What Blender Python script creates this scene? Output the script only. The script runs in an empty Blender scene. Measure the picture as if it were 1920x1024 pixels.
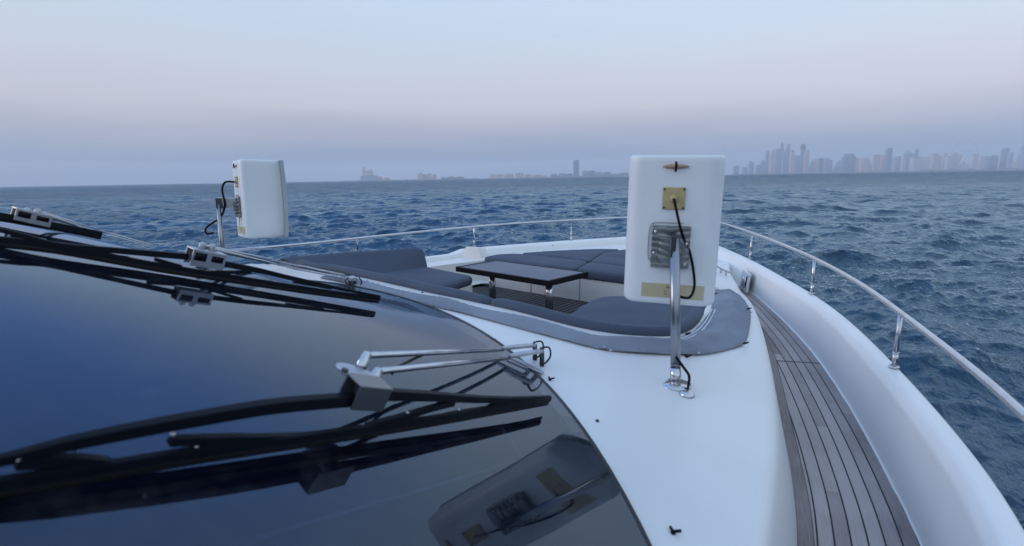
import bpy, bmesh, math, random
import numpy as np
from mathutils import Vector, Matrix
from mathutils.geometry import delaunay_2d_cdt
random.seed(7)
SC = bpy.context.scene
COL = SC.collection
V = Vector

# ------------------------------------------------------------------ camera
# boat frame: x to starboard, y towards the bow, z up; the photographer's eye is 4.7 m above the sea
FPX, CX, CY = 1000.0, 960.0, 512.0
PITCH, YAW, ROLL = math.atan(0.178), math.radians(37.0), math.atan(32 / 1920.0)
CAM = V((3.22, 0.0, 0.0))
SEA = -4.7
fw = V((-math.sin(YAW) * math.cos(PITCH), math.cos(YAW) * math.cos(PITCH), -math.sin(PITCH)))
r0 = V((math.cos(YAW), math.sin(YAW), 0)); u0 = r0.cross(fw)
cr = math.cos(ROLL) * r0 - math.sin(ROLL) * u0
cu = math.sin(ROLL) * r0 + math.cos(ROLL) * u0
cam_d = bpy.data.cameras.new('camera'); cam = bpy.data.objects.new('camera', cam_d); COL.objects.link(cam)
m = Matrix((cr, cu, -fw)).transposed().to_4x4(); m.translation = CAM; cam.matrix_world = m
cam_d.sensor_width = 36; cam_d.lens = FPX / 1920 * 36; cam_d.clip_end = 60000; cam_d.clip_start = 0.05
cam_d.dof.use_dof = True; cam_d.dof.focus_distance = 7.0; cam_d.dof.aperture_fstop = 2.8
SC.camera = cam

def ray(px, py): return fw + (px - CX) / FPX * cr - (py - CY) / FPX * cu
def at(px, py, z):                       # point of the level z seen at a pixel of the photograph
    d = ray(px, py); return CAM + d * (z / d.z)
def far(px, py, k): return CAM + ray(px, py) * k

# ------------------------------------------------------------------ world, sun, exposure
SC.view_settings.view_transform = 'Standard'; SC.view_settings.look = 'None'
SC.view_settings.exposure = 0.0; SC.view_settings.gamma = 1.0
W = bpy.data.worlds.new('World'); SC.world = W; W.use_nodes = True
wn, wl = W.node_tree.nodes, W.node_tree.links
wn.clear()
def srgb(r, g, b, k=1.0):
    f = lambda c: (c / 255 / 12.92 if c / 255 <= 0.04045 else ((c / 255 + 0.055) / 1.055) ** 2.4)
    return (f(r) * k, f(g) * k, f(b) * k, 1)
SUN_AZ, SUN_EL = math.radians(235), math.radians(12)
sky = wn.new('ShaderNodeTexSky'); sky.sky_type = 'NISHITA'; sky.sun_disc = False
sky.sun_elevation = SUN_EL; sky.sun_rotation = SUN_AZ
tc = wn.new('ShaderNodeTexCoord'); sep = wn.new('ShaderNodeSeparateXYZ'); wl.new(tc.outputs['Generated'], sep.inputs[0])
ramp = wn.new('ShaderNodeValToRGB')
mr = wn.new('ShaderNodeMapRange'); mr.inputs['From Min'].default_value = 0; mr.inputs['From Max'].default_value = 1
wl.new(sep.outputs['Z'], mr.inputs['Value'])
# faint horizontal streaks in the dusk haze bend the bands a little
ns = wn.new('ShaderNodeTexNoise'); ns.inputs['Scale'].default_value = 2.2; ns.inputs['Detail'].default_value = 2
mp = wn.new('ShaderNodeMapping'); mp.inputs['Scale'].default_value = (1, 1, 9)
wl.new(tc.outputs['Generated'], mp.inputs[0]); wl.new(mp.outputs[0], ns.inputs['Vector'])
ma = wn.new('ShaderNodeMath'); ma.operation = 'MULTIPLY_ADD'; ma.inputs[1].default_value = 0.05; ma.inputs[2].default_value = -0.025
wl.new(ns.outputs['Fac'], ma.inputs[0])
ad = wn.new('ShaderNodeMath'); ad.operation = 'ADD'; wl.new(mr.outputs[0], ad.inputs[0]); wl.new(ma.outputs[0], ad.inputs[1])
wl.new(ad.outputs[0], ramp.inputs['Fac'])
stops = [(0.0, (98, 124, 158)), (0.035, (112, 135, 164)), (0.075, (160, 163, 181)), (0.125, (194, 193, 204)), (0.19, (196, 204, 217)),
         (0.30, (190, 210, 231)), (0.5, (190, 210, 231)), (0.75, (178, 202, 228)), (1.0, (158, 188, 222))]
el = ramp.color_ramp.elements
while len(el) > 1: el.remove(el[-1])
el[0].position = stops[0][0]; el[0].color = srgb(*stops[0][1])
for p, c in stops[1:]:
    e = el.new(p); e.color = srgb(*c)
mix = wn.new('ShaderNodeMix'); mix.data_type = 'RGBA'; mix.inputs['Factor'].default_value = 0.0
wl.new(ramp.outputs[0], mix.inputs['A'])
ms = wn.new('ShaderNodeVectorMath'); ms.operation = 'SCALE'; ms.inputs['Scale'].default_value = 0.1
wl.new(sky.outputs[0], ms.inputs[0]); wl.new(ms.outputs[0], mix.inputs['B'])
mix.inputs['Factor'].default_value = 0.08
azr = wn.new('ShaderNodeMapRange'); azr.inputs['From Min'].default_value = -1; azr.inputs['From Max'].default_value = 0.3
azr.inputs['To Min'].default_value = 0.93; azr.inputs['To Max'].default_value = 1.10
wl.new(sep.outputs['X'], azr.inputs['Value'])
vs_ = wn.new('ShaderNodeVectorMath'); vs_.operation = 'SCALE'; # the sky over the port side is a deeper blue above 25 degrees
zz = wn.new('ShaderNodeMapRange'); zz.interpolation_type = 'SMOOTHSTEP'; zz.inputs['From Min'].default_value = 0.28; zz.inputs['From Max'].default_value = 0.55
wl.new(sep.outputs['Z'], zz.inputs['Value'])
xx = wn.new('ShaderNodeMapRange'); xx.interpolation_type = 'SMOOTHSTEP'; xx.inputs['From Min'].default_value = 0.05; xx.inputs['From Max'].default_value = -0.6
wl.new(sep.outputs['X'], xx.inputs['Value'])
zx = wn.new('ShaderNodeMath'); zx.operation = 'MULTIPLY'; wl.new(zz.outputs[0], zx.inputs[0]); wl.new(xx.outputs[0], zx.inputs[1])
z2 = wn.new('ShaderNodeMapRange'); z2.interpolation_type = 'SMOOTHSTEP'; z2.inputs['From Min'].default_value = 0.72; z2.inputs['From Max'].default_value = 0.92
z2.inputs['To Min'].default_value = 1; z2.inputs['To Max'].default_value = 0; wl.new(sep.outputs['Z'], z2.inputs['Value'])
zy = wn.new('ShaderNodeMath'); zy.operation = 'MULTIPLY'; wl.new(zx.outputs[0], zy.inputs[0]); wl.new(z2.outputs[0], zy.inputs[1]); zx = zy
mixb = wn.new('ShaderNodeMix'); mixb.data_type = 'RGBA'; mixb.inputs['B'].default_value = srgb(126, 170, 242, 1.15)
wl.new(zx.outputs[0], mixb.inputs['Factor']); wl.new(mix.outputs['Result'], mixb.inputs['A']); wl.new(mixb.outputs['Result'], vs_.inputs[0]); wl.new(azr.outputs[0], vs_.inputs['Scale'])
bg = wn.new('ShaderNodeBackground'); wl.new(vs_.outputs[0], bg.inputs[0]); bg.inputs[1].default_value = 1.25
wo = wn.new('ShaderNodeOutputWorld'); wl.new(bg.outputs[0], wo.inputs[0])
sd = bpy.data.lights.new('sun', 'SUN'); sd.energy = 1.3; sd.angle = math.radians(40); sd.color = (1, 0.9, 0.84)
so = bpy.data.objects.new('sun', sd); COL.objects.link(so)
so.rotation_euler = (math.pi / 2 - SUN_EL, 0, -SUN_AZ + math.pi)

# ------------------------------------------------------------------ materials
def mat(name, col=(0.5, 0.5, 0.5), rough=0.5, metal=0.0, coat=0.0, spec=0.5, bump=0.0, bscale=50.0, var=0.0, vscale=3.0, vcol=None):
    M = bpy.data.materials.new(name); M.use_nodes = True
    n, l = M.node_tree.nodes, M.node_tree.links
    b = n['Principled BSDF']; b.inputs['Base Color'].default_value = (*col[:3], 1)
    b.inputs['Roughness'].default_value = rough; b.inputs['Metallic'].default_value = metal
    b.inputs['Coat Weight'].default_value = coat; b.inputs['Specular IOR Level'].default_value = spec
    t = n.new('ShaderNodeTexCoord')
    if var:
        q = n.new('ShaderNodeTexNoise'); q.inputs['Scale'].default_value = vscale; q.inputs['Detail'].default_value = 6
        l.new(t.outputs['Object'], q.inputs['Vector'])
        mx = n.new('ShaderNodeMix'); mx.data_type = 'RGBA'
        c2 = vcol if vcol else [c * (1 - var) for c in col[:3]]
        mx.inputs['A'].default_value = (*col[:3], 1); mx.inputs['B'].default_value = (*c2[:3], 1)
        mm = n.new('ShaderNodeMapRange'); mm.inputs['From Min'].default_value = 0.4; mm.inputs['From Max'].default_value = 0.75
        l.new(q.outputs['Fac'], mm.inputs['Value']); l.new(mm.outputs[0], mx.inputs['Factor'])
        l.new(mx.outputs['Result'], b.inputs['Base Color'])
        mr2 = n.new('ShaderNodeMapRange'); mr2.inputs['To Min'].default_value = rough; mr2.inputs['To Max'].default_value = min(1, rough * 1.35 + .02)
        l.new(q.outputs['Fac'], mr2.inputs['Value']); l.new(mr2.outputs[0], b.inputs['Roughness'])
    if bump:
        q2 = n.new('ShaderNodeTexNoise'); q2.inputs['Scale'].default_value = bscale; q2.inputs['Detail'].default_value = 4
        l.new(t.outputs['Object'], q2.inputs['Vector'])
        bp = n.new('ShaderNodeBump'); bp.inputs['Strength'].default_value = bump; bp.inputs['Distance'].default_value = 0.01
        l.new(q2.outputs['Fac'], bp.inputs['Height']); l.new(bp.outputs[0], b.inputs['Normal'])
    return M
GEL = mat('gelcoat', (0.76, 0.755, 0.745), 0.32, coat=0.15, var=0.06, vscale=1.7)
GELM = mat('gelcoat_matt', (0.70, 0.72, 0.73), 0.6, var=0.06, vscale=4, bump=0.08, bscale=350)
CREAM = mat('cream_gelcoat', (0.76, 0.745, 0.72), 0.5, var=0.08)
GELB = mat('gelcoat_lightened', (0.83, 0.83, 0.82), 0.35, coat=0.1, var=0.05, vscale=2.1)  # same white gelcoat, colour lightened in place of light the inner face lacks
STEEL = mat('stainless', (0.62, 0.62, 0.64), 0.16, metal=1.0, var=0.15, vscale=14)
STEELM = mat('satin_steel', (0.50, 0.50, 0.53), 0.34, metal=1.0, var=0.2, vscale=20)
BLACK = mat('black_plastic', (0.003, 0.0045, 0.009), 0.42, spec=0.16, var=0.2, vscale=12)
RUB = mat('rubber', (0.005, 0.005, 0.006), 0.65)
DSTEEL = mat('dark_steel', (0.06, 0.065, 0.07), 0.4, metal=0.6)
VINYL = mat('grey_vinyl', (0.052, 0.070, 0.108), 0.62, bump=0.10, bscale=160, var=0.14, vscale=2.5)
VINYL2 = mat('grey_vinyl_roll', (0.058, 0.078, 0.118), 0.6, bump=0.10, bscale=140, var=0.16, vscale=3)
CANVAS = mat('grey_canvas', (0.235, 0.265, 0.32), 0.8, bump=0.5, bscale=26, var=0.30, vscale=2.6)
BOXW = mat('antenna_white', (0.77, 0.79, 0.81), 0.38, var=0.07, vscale=2.2, coat=0.1)
BEIGE = mat('aged_beige', (0.50, 0.40, 0.20), 0.6, var=0.25, vscale=30)
STICK = mat('faded_sticker', (0.50, 0.43, 0.26), 0.6, var=0.25, vscale=14, vcol=(0.50, 0.46, 0.34))
INK = mat('faded_ink', (0.10, 0.08, 0.05), 0.7)
RUST = mat('rust_stain', (0.38, 0.22, 0.13), 0.7, var=0.4, vscale=40)
SEAL = mat('window_seal', (0.008, 0.010, 0.015), 0.45)
STITCH = mat('white_piping', (0.6, 0.64, 0.68), 0.6)

def bracket_metal():
    M = mat('hammered_steel', (0.26, 0.27, 0.27), 0.34, metal=1.0, var=0.4, vscale=18)
    n, l = M.node_tree.nodes, M.node_tree.links
    b = n['Principled BSDF']; t = n.new('ShaderNodeTexCoord'); w = n.new('ShaderNodeTexWave')
    w.bands_direction = 'Z'; w.inputs['Scale'].default_value = 9; w.inputs['Distortion'].default_value = 7
    l.new(t.outputs['Object'], w.inputs['Vector']); bp = n.new('ShaderNodeBump'); bp.inputs['Distance'].default_value = 0.02
    bp.inputs['Strength'].default_value = 0.22
    l.new(w.outputs['Fac'], bp.inputs['Height']); l.new(bp.outputs[0], b.inputs['Normal'])
    return M
HAMMER = bracket_metal()
POLE = mat('pole_steel', (0.33, 0.34, 0.37), 0.24, metal=1.0, var=0.1, vscale=6)

def glass_mat():
    M = bpy.data.materials.new('tinted_glass'); M.use_nodes = True
    n, l = M.node_tree.nodes, M.node_tree.links; n.clear()
    o = n.new('ShaderNodeOutputMaterial'); mx = n.new('ShaderNodeMixShader')
    sp = n.new('ShaderNodeTexNoise'); sp.inputs['Scale'].default_value = 9; sp.inputs['Detail'].default_value = 8; sp.inputs['Roughness'].default_value = .7
    tq = n.new('ShaderNodeTexCoord'); l.new(tq.outputs['Object'], sp.inputs['Vector'])
    fr = n.new('ShaderNodeFresnel'); fr.inputs['IOR'].default_value = 1.72
    gl = n.new('ShaderNodeBsdfGlossy'); gl.inputs['Color'].default_value = (0.74, 0.86, 1, 1); gl.inputs['Roughness'].default_value = 0.045
    tr = n.new('ShaderNodeBsdfTransparent'); tr.inputs['Color'].default_value = (0.30, 0.38, 0.52, 1)
    t = n.new('ShaderNodeTexCoord'); q = n.new('ShaderNodeTexNoise'); q.inputs['Scale'].default_value = 1.3
    l.new(t.outputs['Object'], q.inputs['Vector']); bp = n.new('ShaderNodeBump'); bp.inputs['Strength'].default_value = 0.05; bp.inputs['Distance'].default_value = 0.05
    l.new(q.outputs['Fac'], bp.inputs['Height']); l.new(bp.outputs[0], gl.inputs['Normal'])
    l.new(fr.outputs[0], mx.inputs[0]); l.new(tr.outputs[0], mx.inputs[1]); l.new(gl.outputs[0], mx.inputs[2]); rm = n.new('ShaderNodeMapRange'); rm.inputs['From Min'].default_value = .35; rm.inputs['From Max'].default_value = .7; rm.inputs['To Min'].default_value = .012; rm.inputs['To Max'].default_value = .05
    l.new(sp.outputs['Fac'], rm.inputs['Value']); l.new(rm.outputs[0], gl.inputs['Roughness'])
    # thin film of salt and dust
    du = n.new('ShaderNodeBsdfDiffuse'); du.inputs['Color'].default_value = (.5, .52, .55, 1)
    dm = n.new('ShaderNodeMapRange'); dm.inputs['From Min'].default_value = .5; dm.inputs['From Max'].default_value = .8; dm.inputs['To Min'].default_value = .004; dm.inputs['To Max'].default_value = .045
    l.new(sp.outputs['Fac'], dm.inputs['Value']); m2 = n.new('ShaderNodeMixShader'); l.new(dm.outputs[0], m2.inputs[0]); l.new(mx.outputs[0], m2.inputs[1]); l.new(du.outputs[0], m2.inputs[2])
    l.new(m2.outputs[0], o.inputs[0])
    return M
GLASS = glass_mat()
DASH = mat('dashboard', (0.006, 0.018, 0.085), 0.8, var=0.35, vscale=2.0)  # blue put into the colour stands in for sky reflected in the glass
DASHL = mat('dash_seam', (0.22, 0.28, 0.38), 0.7)

def teak_mat(name, width, c1, c2, caulk, cw=0.09, joints=0.0, joint0=0.0):
    """planks run along uv.y; uv.x is metres across"""
    M = bpy.data.materials.new(name); M.use_nodes = True
    n, l = M.node_tree.nodes, M.node_tree.links; b = n['Principled BSDF']
    uv = n.new('ShaderNodeUVMap'); sp = n.new('ShaderNodeSeparateXYZ'); l.new(uv.outputs[0], sp.inputs[0])
    def mth(op, a, bb=None, c=None):
        k = n.new('ShaderNodeMath'); k.operation = op
        for i, x in enumerate((a, bb, c)):
            if x is None: continue
            if isinstance(x, (int, float)): k.inputs[i].default_value = x
            else: l.new(x, k.inputs[i])
        return k.outputs[0]
    x = mth('DIVIDE', sp.outputs['X'], width); fl = mth('FLOOR', x); frc = mth('FRACT', x)
    line = mth('LESS_THAN', frc, cw)
    if joints:
        yy = mth('SUBTRACT', sp.outputs['Y'], joint0)
        jl = mth('LESS_THAN', mth('ABSOLUTE', yy), 0.009)
        line = mth('MAXIMUM', line, jl)
    wn_ = n.new('ShaderNodeTexWhiteNoise'); wn_.noise_dimensions = '2D'; cb = n.new('ShaderNodeCombineXYZ')
    l.new(fl, cb.inputs[0]); seg = mth('FLOOR', mth('ADD', mth('DIVIDE', sp.outputs['Y'], 1.9), mth('MULTIPLY', fl, 0.37)))
    l.new(seg, cb.inputs[1]); l.new(cb.outputs[0], wn_.inputs[0])
    cb2 = n.new('ShaderNodeCombineXYZ'); l.new(mth('MULTIPLY', sp.outputs['X'], 95.0), cb2.inputs[0]); l.new(mth('MULTIPLY', sp.outputs['Y'], 3.5), cb2.inputs[1]); l.new(fl, cb2.inputs[2])
    g = n.new('ShaderNodeTexNoise'); g.inputs['Scale'].default_value = 2.5; g.inputs['Detail'].default_value = 8; g.inputs['Roughness'].default_value = 0.65
    l.new(cb2.outputs[0], g.inputs['Vector'])
    big = n.new('ShaderNodeTexNoise'); big.inputs['Scale'].default_value = 2.0; big.inputs['Detail'].default_value = 5
    tcc = n.new('ShaderNodeTexCoord'); l.new(tcc.outputs['Object'], big.inputs['Vector'])
    f = mth('ADD', mth('MULTIPLY', wn_.outputs['Value'], 0.72), mth('MULTIPLY', mth('SUBTRACT', g.outputs['Fac'], .22), 1.05))
    f = mth('ADD', f, mth('MULTIPLY', mth('SUBTRACT', big.outputs['Fac'], 0.5), 0.9))
    m1 = n.new('ShaderNodeMix'); m1.data_type = 'RGBA'; m1.inputs['A'].default_value = (*c1, 1); m1.inputs['B'].default_value = (*c2, 1); l.new(f, m1.inputs['Factor'])
    m2 = n.new('ShaderNodeMix'); m2.data_type = 'RGBA'; m2.inputs['B'].default_value = (*caulk, 1)
    l.new(m1.outputs['Result'], m2.inputs['A']); l.new(line, m2.inputs['Factor']); l.new(m2.outputs['Result'], b.inputs['Base Color'])
    b.inputs['Roughness'].default_value = 0.7
    bp = n.new('ShaderNodeBump'); bp.inputs['Distance'].default_value = 0.002; bp.inputs['Strength'].default_value = 0.6
    l.new(mth('SUBTRACT', g.outputs['Fac'], mth('MULTIPLY', line, 1.5)), bp.inputs['Height']); l.new(bp.outputs[0], b.inputs['Normal'])
    return M
TEAK = teak_mat('weathered_teak', 0.063, (0.15, 0.118, 0.112), (0.46, 0.40, 0.395), (0.010, 0.010, 0.018), 0.115, 1, 4.64)
GRATE = teak_mat('dark_grating', 0.070, (0.065, 0.058, 0.064), (0.12, 0.11, 0.115), (0.002, 0.002, 0.003), 0.42)

# ------------------------------------------------------------------ helpers
def link(name, me, m, parent=None, smooth=True, bevel=0.0, seg=3, subd=0):
    o = bpy.data.objects.new(name, me); COL.objects.link(o)
    for x in (m if isinstance(m, (list, tuple)) else [m]): me.materials.append(x)
    if parent:
        o.parent = parent; o.matrix_parent_inverse = Matrix.Translation(-parent.location)
    if smooth:
        for p in me.polygons: p.use_smooth = True
    if bevel:
        b = o.modifiers.new('bevel', 'BEVEL'); b.width = bevel; b.segments = seg; b.limit_method = 'ANGLE'; b.angle_limit = math.radians(35)
        w = o.modifiers.new('wn', 'WEIGHTED_NORMAL'); w.keep_sharp = True
    if subd:
        s = o.modifiers.new('sub', 'SUBSURF'); s.levels = subd; s.render_levels = subd
    return o
def tag(o, label=None, cat=None, group=None, kind=None):
    if label: o['label'] = label
    if cat: o['category'] = cat
    if group: o['group'] = group
    if kind: o['kind'] = kind
    return o
def empty(name, loc, label, cat, group=None):
    o = bpy.data.objects.new(name, None); COL.objects.link(o); o.location = loc; o.empty_display_size = 0.2
    return tag(o, label, cat, group)
class MB:
    def __init__(s): s.v, s.f, s.uv = [], [], None
    def add(s, vs, fs):
        k = len(s.v); s.v += [tuple(x) for x in vs]; s.f += [tuple(i + k for i in f) for f in fs]; return s
    def box(s, c, ax, ay, az):          # centre and three half-axes
        c, ax, ay, az = V(c), V(ax), V(ay), V(az)
        vs = [c + ax * i + ay * j + az * k for i in (-1, 1) for j in (-1, 1) for k in (-1, 1)]
        return s.add(vs, [(0, 1, 3, 2), (4, 6, 7, 5), (0, 4, 5, 1), (2, 3, 7, 6), (0, 2, 6, 4), (1, 5, 7, 3)])
    def bar(s, a, b, w, h, up=V((0, 0, 1))):
        a, b = V(a), V(b); d = (b - a); L = d.length; d.normalize(); sd_ = d.cross(up).normalized(); uu = sd_.cross(d)
        return s.box((a + b) / 2, d * (L / 2), sd_ * (w / 2), uu * (h / 2))
    def loft(s, rows, close=False, cap=False):
        n = len(rows[0]); vs = [p for r_ in rows for p in r_]; fs = []
        for i in range(len(rows) - 1):
            for j in range(n if close else n - 1):
                a = i * n + j; b = i * n + (j + 1) % n
                fs.append((a, b, b + n, a + n))
        if cap:
            fs.append(tuple(range(n - 1, -1, -1))); k = (len(rows) - 1) * n; fs.append(tuple(range(k, k + n)))
        return s.add(vs, fs)
    def tube(s, pts, r, n=12):
        pts = [V(p) for p in pts]; rr = r if isinstance(r, (list, tuple)) else [r] * len(pts)
        rows = []; prev = None
        for i, p in enumerate(pts):
            t = (pts[min(i + 1, len(pts) - 1)] - pts[max(i - 1, 0)]).normalized()
            a = prev if prev is not None else (V((0, 0, 1)) if abs(t.z) < .9 else V((1, 0, 0)))
            x = (a - t * a.dot(t)).normalized(); prev = x; y = t.cross(x)
            rows.append([p + (x * math.cos(q) + y * math.sin(q)) * rr[i] for q in [2 * math.pi * k / n for k in range(n)]])
        return s.loft(rows, True, True)
    def prism(s, poly, dz):             # poly: 3D ring, extruded by the vector dz
        n = len(poly); vs = [V(p) for p in poly] + [V(p) + V(dz) for p in poly]
        return s.add(vs, [tuple(range(n - 1, -1, -1)), tuple(range(n, 2 * n))] + [(i, (i + 1) % n, (i + 1) % n + n, i + n) for i in range(n)])
    def build(s, name, m, parent=None, **k):
        me = bpy.data.meshes.new(name); me.from_pydata(s.v, [], s.f); me.update()
        bm = bmesh.new(); bm.from_mesh(me); bmesh.ops.recalc_face_normals(bm, faces=bm.faces); bm.to_mesh(me); bm.free()
        if s.uv:
            ly = me.uv_layers.new(name='UVMap')
            for lp in me.loops: ly.data[lp.index].uv = s.uv[lp.vertex_index]
        return link(name, me, m, parent, **k)
def smooth_path(pts, n=8):              # Catmull-Rom
    P = [V(p) for p in pts]; out = []
    for i in range(len(P) - 1):
        a, b, c, d = P[max(i - 1, 0)], P[i], P[i + 1], P[min(i + 2, len(P) - 1)]
        for k in range(n):
            t = k / n
            out.append(0.5 * ((2 * b) + (c - a) * t + (2 * a - 5 * b + 4 * c - d) * t * t + (3 * b - a - 3 * c + d) * t ** 3))
    return out + [P[-1]]
def resample(pts, n):
    P = [V(p) for p in pts]; L = [0]
    for a, b in zip(P, P[1:]): L.append(L[-1] + (b - a).length)
    out = []; j = 0
    for i in range(n):
        s_ = L[-1] * i / (n - 1)
        while j < len(P) - 2 and L[j + 1] < s_: j += 1
        d = L[j + 1] - L[j]; out.append(P[j].lerp(P[j + 1], (s_ - L[j]) / d if d else 0))
    return out
def perp(pts, i):
    t = V(pts[min(i + 1, len(pts) - 1)]) - V(pts[max(i - 1, 0)]); t.z = 0; t.normalize(); return V((t.y, -t.x, 0))   # to the right of travel
def inside(p, poly):
    c = False; x, y = p[0], p[1]; n = len(poly); j = n - 1
    for i in range(n):
        xi, yi, xj, yj = poly[i][0], poly[i][1], poly[j][0], poly[j][1]
        if (yi > y) != (yj > y) and x < (xj - xi) * (y - yi) / (yj - yi) + xi: c = not c
        j = i
    return c
def sheet(poly, holes, zf, step):
    """triangulated patch over a plan outline with holes, height from zf"""
    rings = [poly] + holes; pts, edges = [], []
    for r_ in rings:
        k = len(pts); n = len(r_)
        pts += [V((p[0], p[1])) for p in r_]; edges += [(k + i, k + (i + 1) % n) for i in range(n)]
    xs = [p[0] for p in poly]; ys = [p[1] for p in poly]
    x = min(xs) + step * .37
    row = 0
    while x < max(xs):
        y = min(ys) + (step * .5 if row % 2 else 0) + .011
        while y < max(ys):
            if inside((x, y), poly) and not any(inside((x, y), h) for h in holes):
                pts.append(V((x, y)))
            y += step
        x += step * .87; row += 1
    vv, ee, ff = delaunay_2d_cdt(pts, edges, [], 0, 1e-4)[:3]
    F_ = []
    for f in ff:
        c = sum((vv[i] for i in f), V((0, 0))) / len(f)
        if inside(c, poly) and not any(inside(c, h) for h in holes): F_.append(tuple(f))
    mb = MB(); mb.add([(p.x, p.y, zf(p.x, p.y)) for p in vv], F_); return mb

# ------------------------------------------------------------------ surfaces of the boat
def RZ(u, v):
    z = -0.82 - 0.025 * u - 0.02 * u * u - 0.033 * max(v - 3.0, 0) ** 2
    if u < -1.3: z -= 0.42 * (-1.3 - u) ** 1.5 * min(1, max(0, (v - 3.0) / .45))      # the port coaming falls away behind the sofa
    return z
def R(u, v): return max(RZ(u, v), -1.17)
def ve(u): return 2.5 - 0.13 * u * u - 0.0045 * u ** 4
def S(u, v):
    d = max(ve(u) - v, 0); return RZ(u, v) + 0.012 + 0.352 * d - 0.032 * (1 - math.exp(-d / 0.20))
def on(px, py, f, h=0.0, tmax=14.0):    # first hit of the pixel's ray with the surface f + h
    d = ray(px, py); t = 0.25; pt = t
    while t < tmax:
        p = CAM + d * t
        if p.z < f(p.x, p.y) + h:
            lo, hi = pt, t
            for _ in range(18):
                mid = (lo + hi) / 2; p = CAM + d * mid
                if p.z < f(p.x, p.y) + h: hi = mid
                else: lo = mid
            return CAM + d * hi
        pt = t; t += 0.01
    return None
def onS(px, py, h=0.0):
    p = on(px, py, S, h)
    if p is None: raise RuntimeError('miss %s %s %s' % (px, py, h))
    return p
def onR(px, py, h=0.0):
    p = on(px, py, R, h)
    if p is None: raise RuntimeError('missR %s %s %s' % (px, py, h))
    return p

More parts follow.
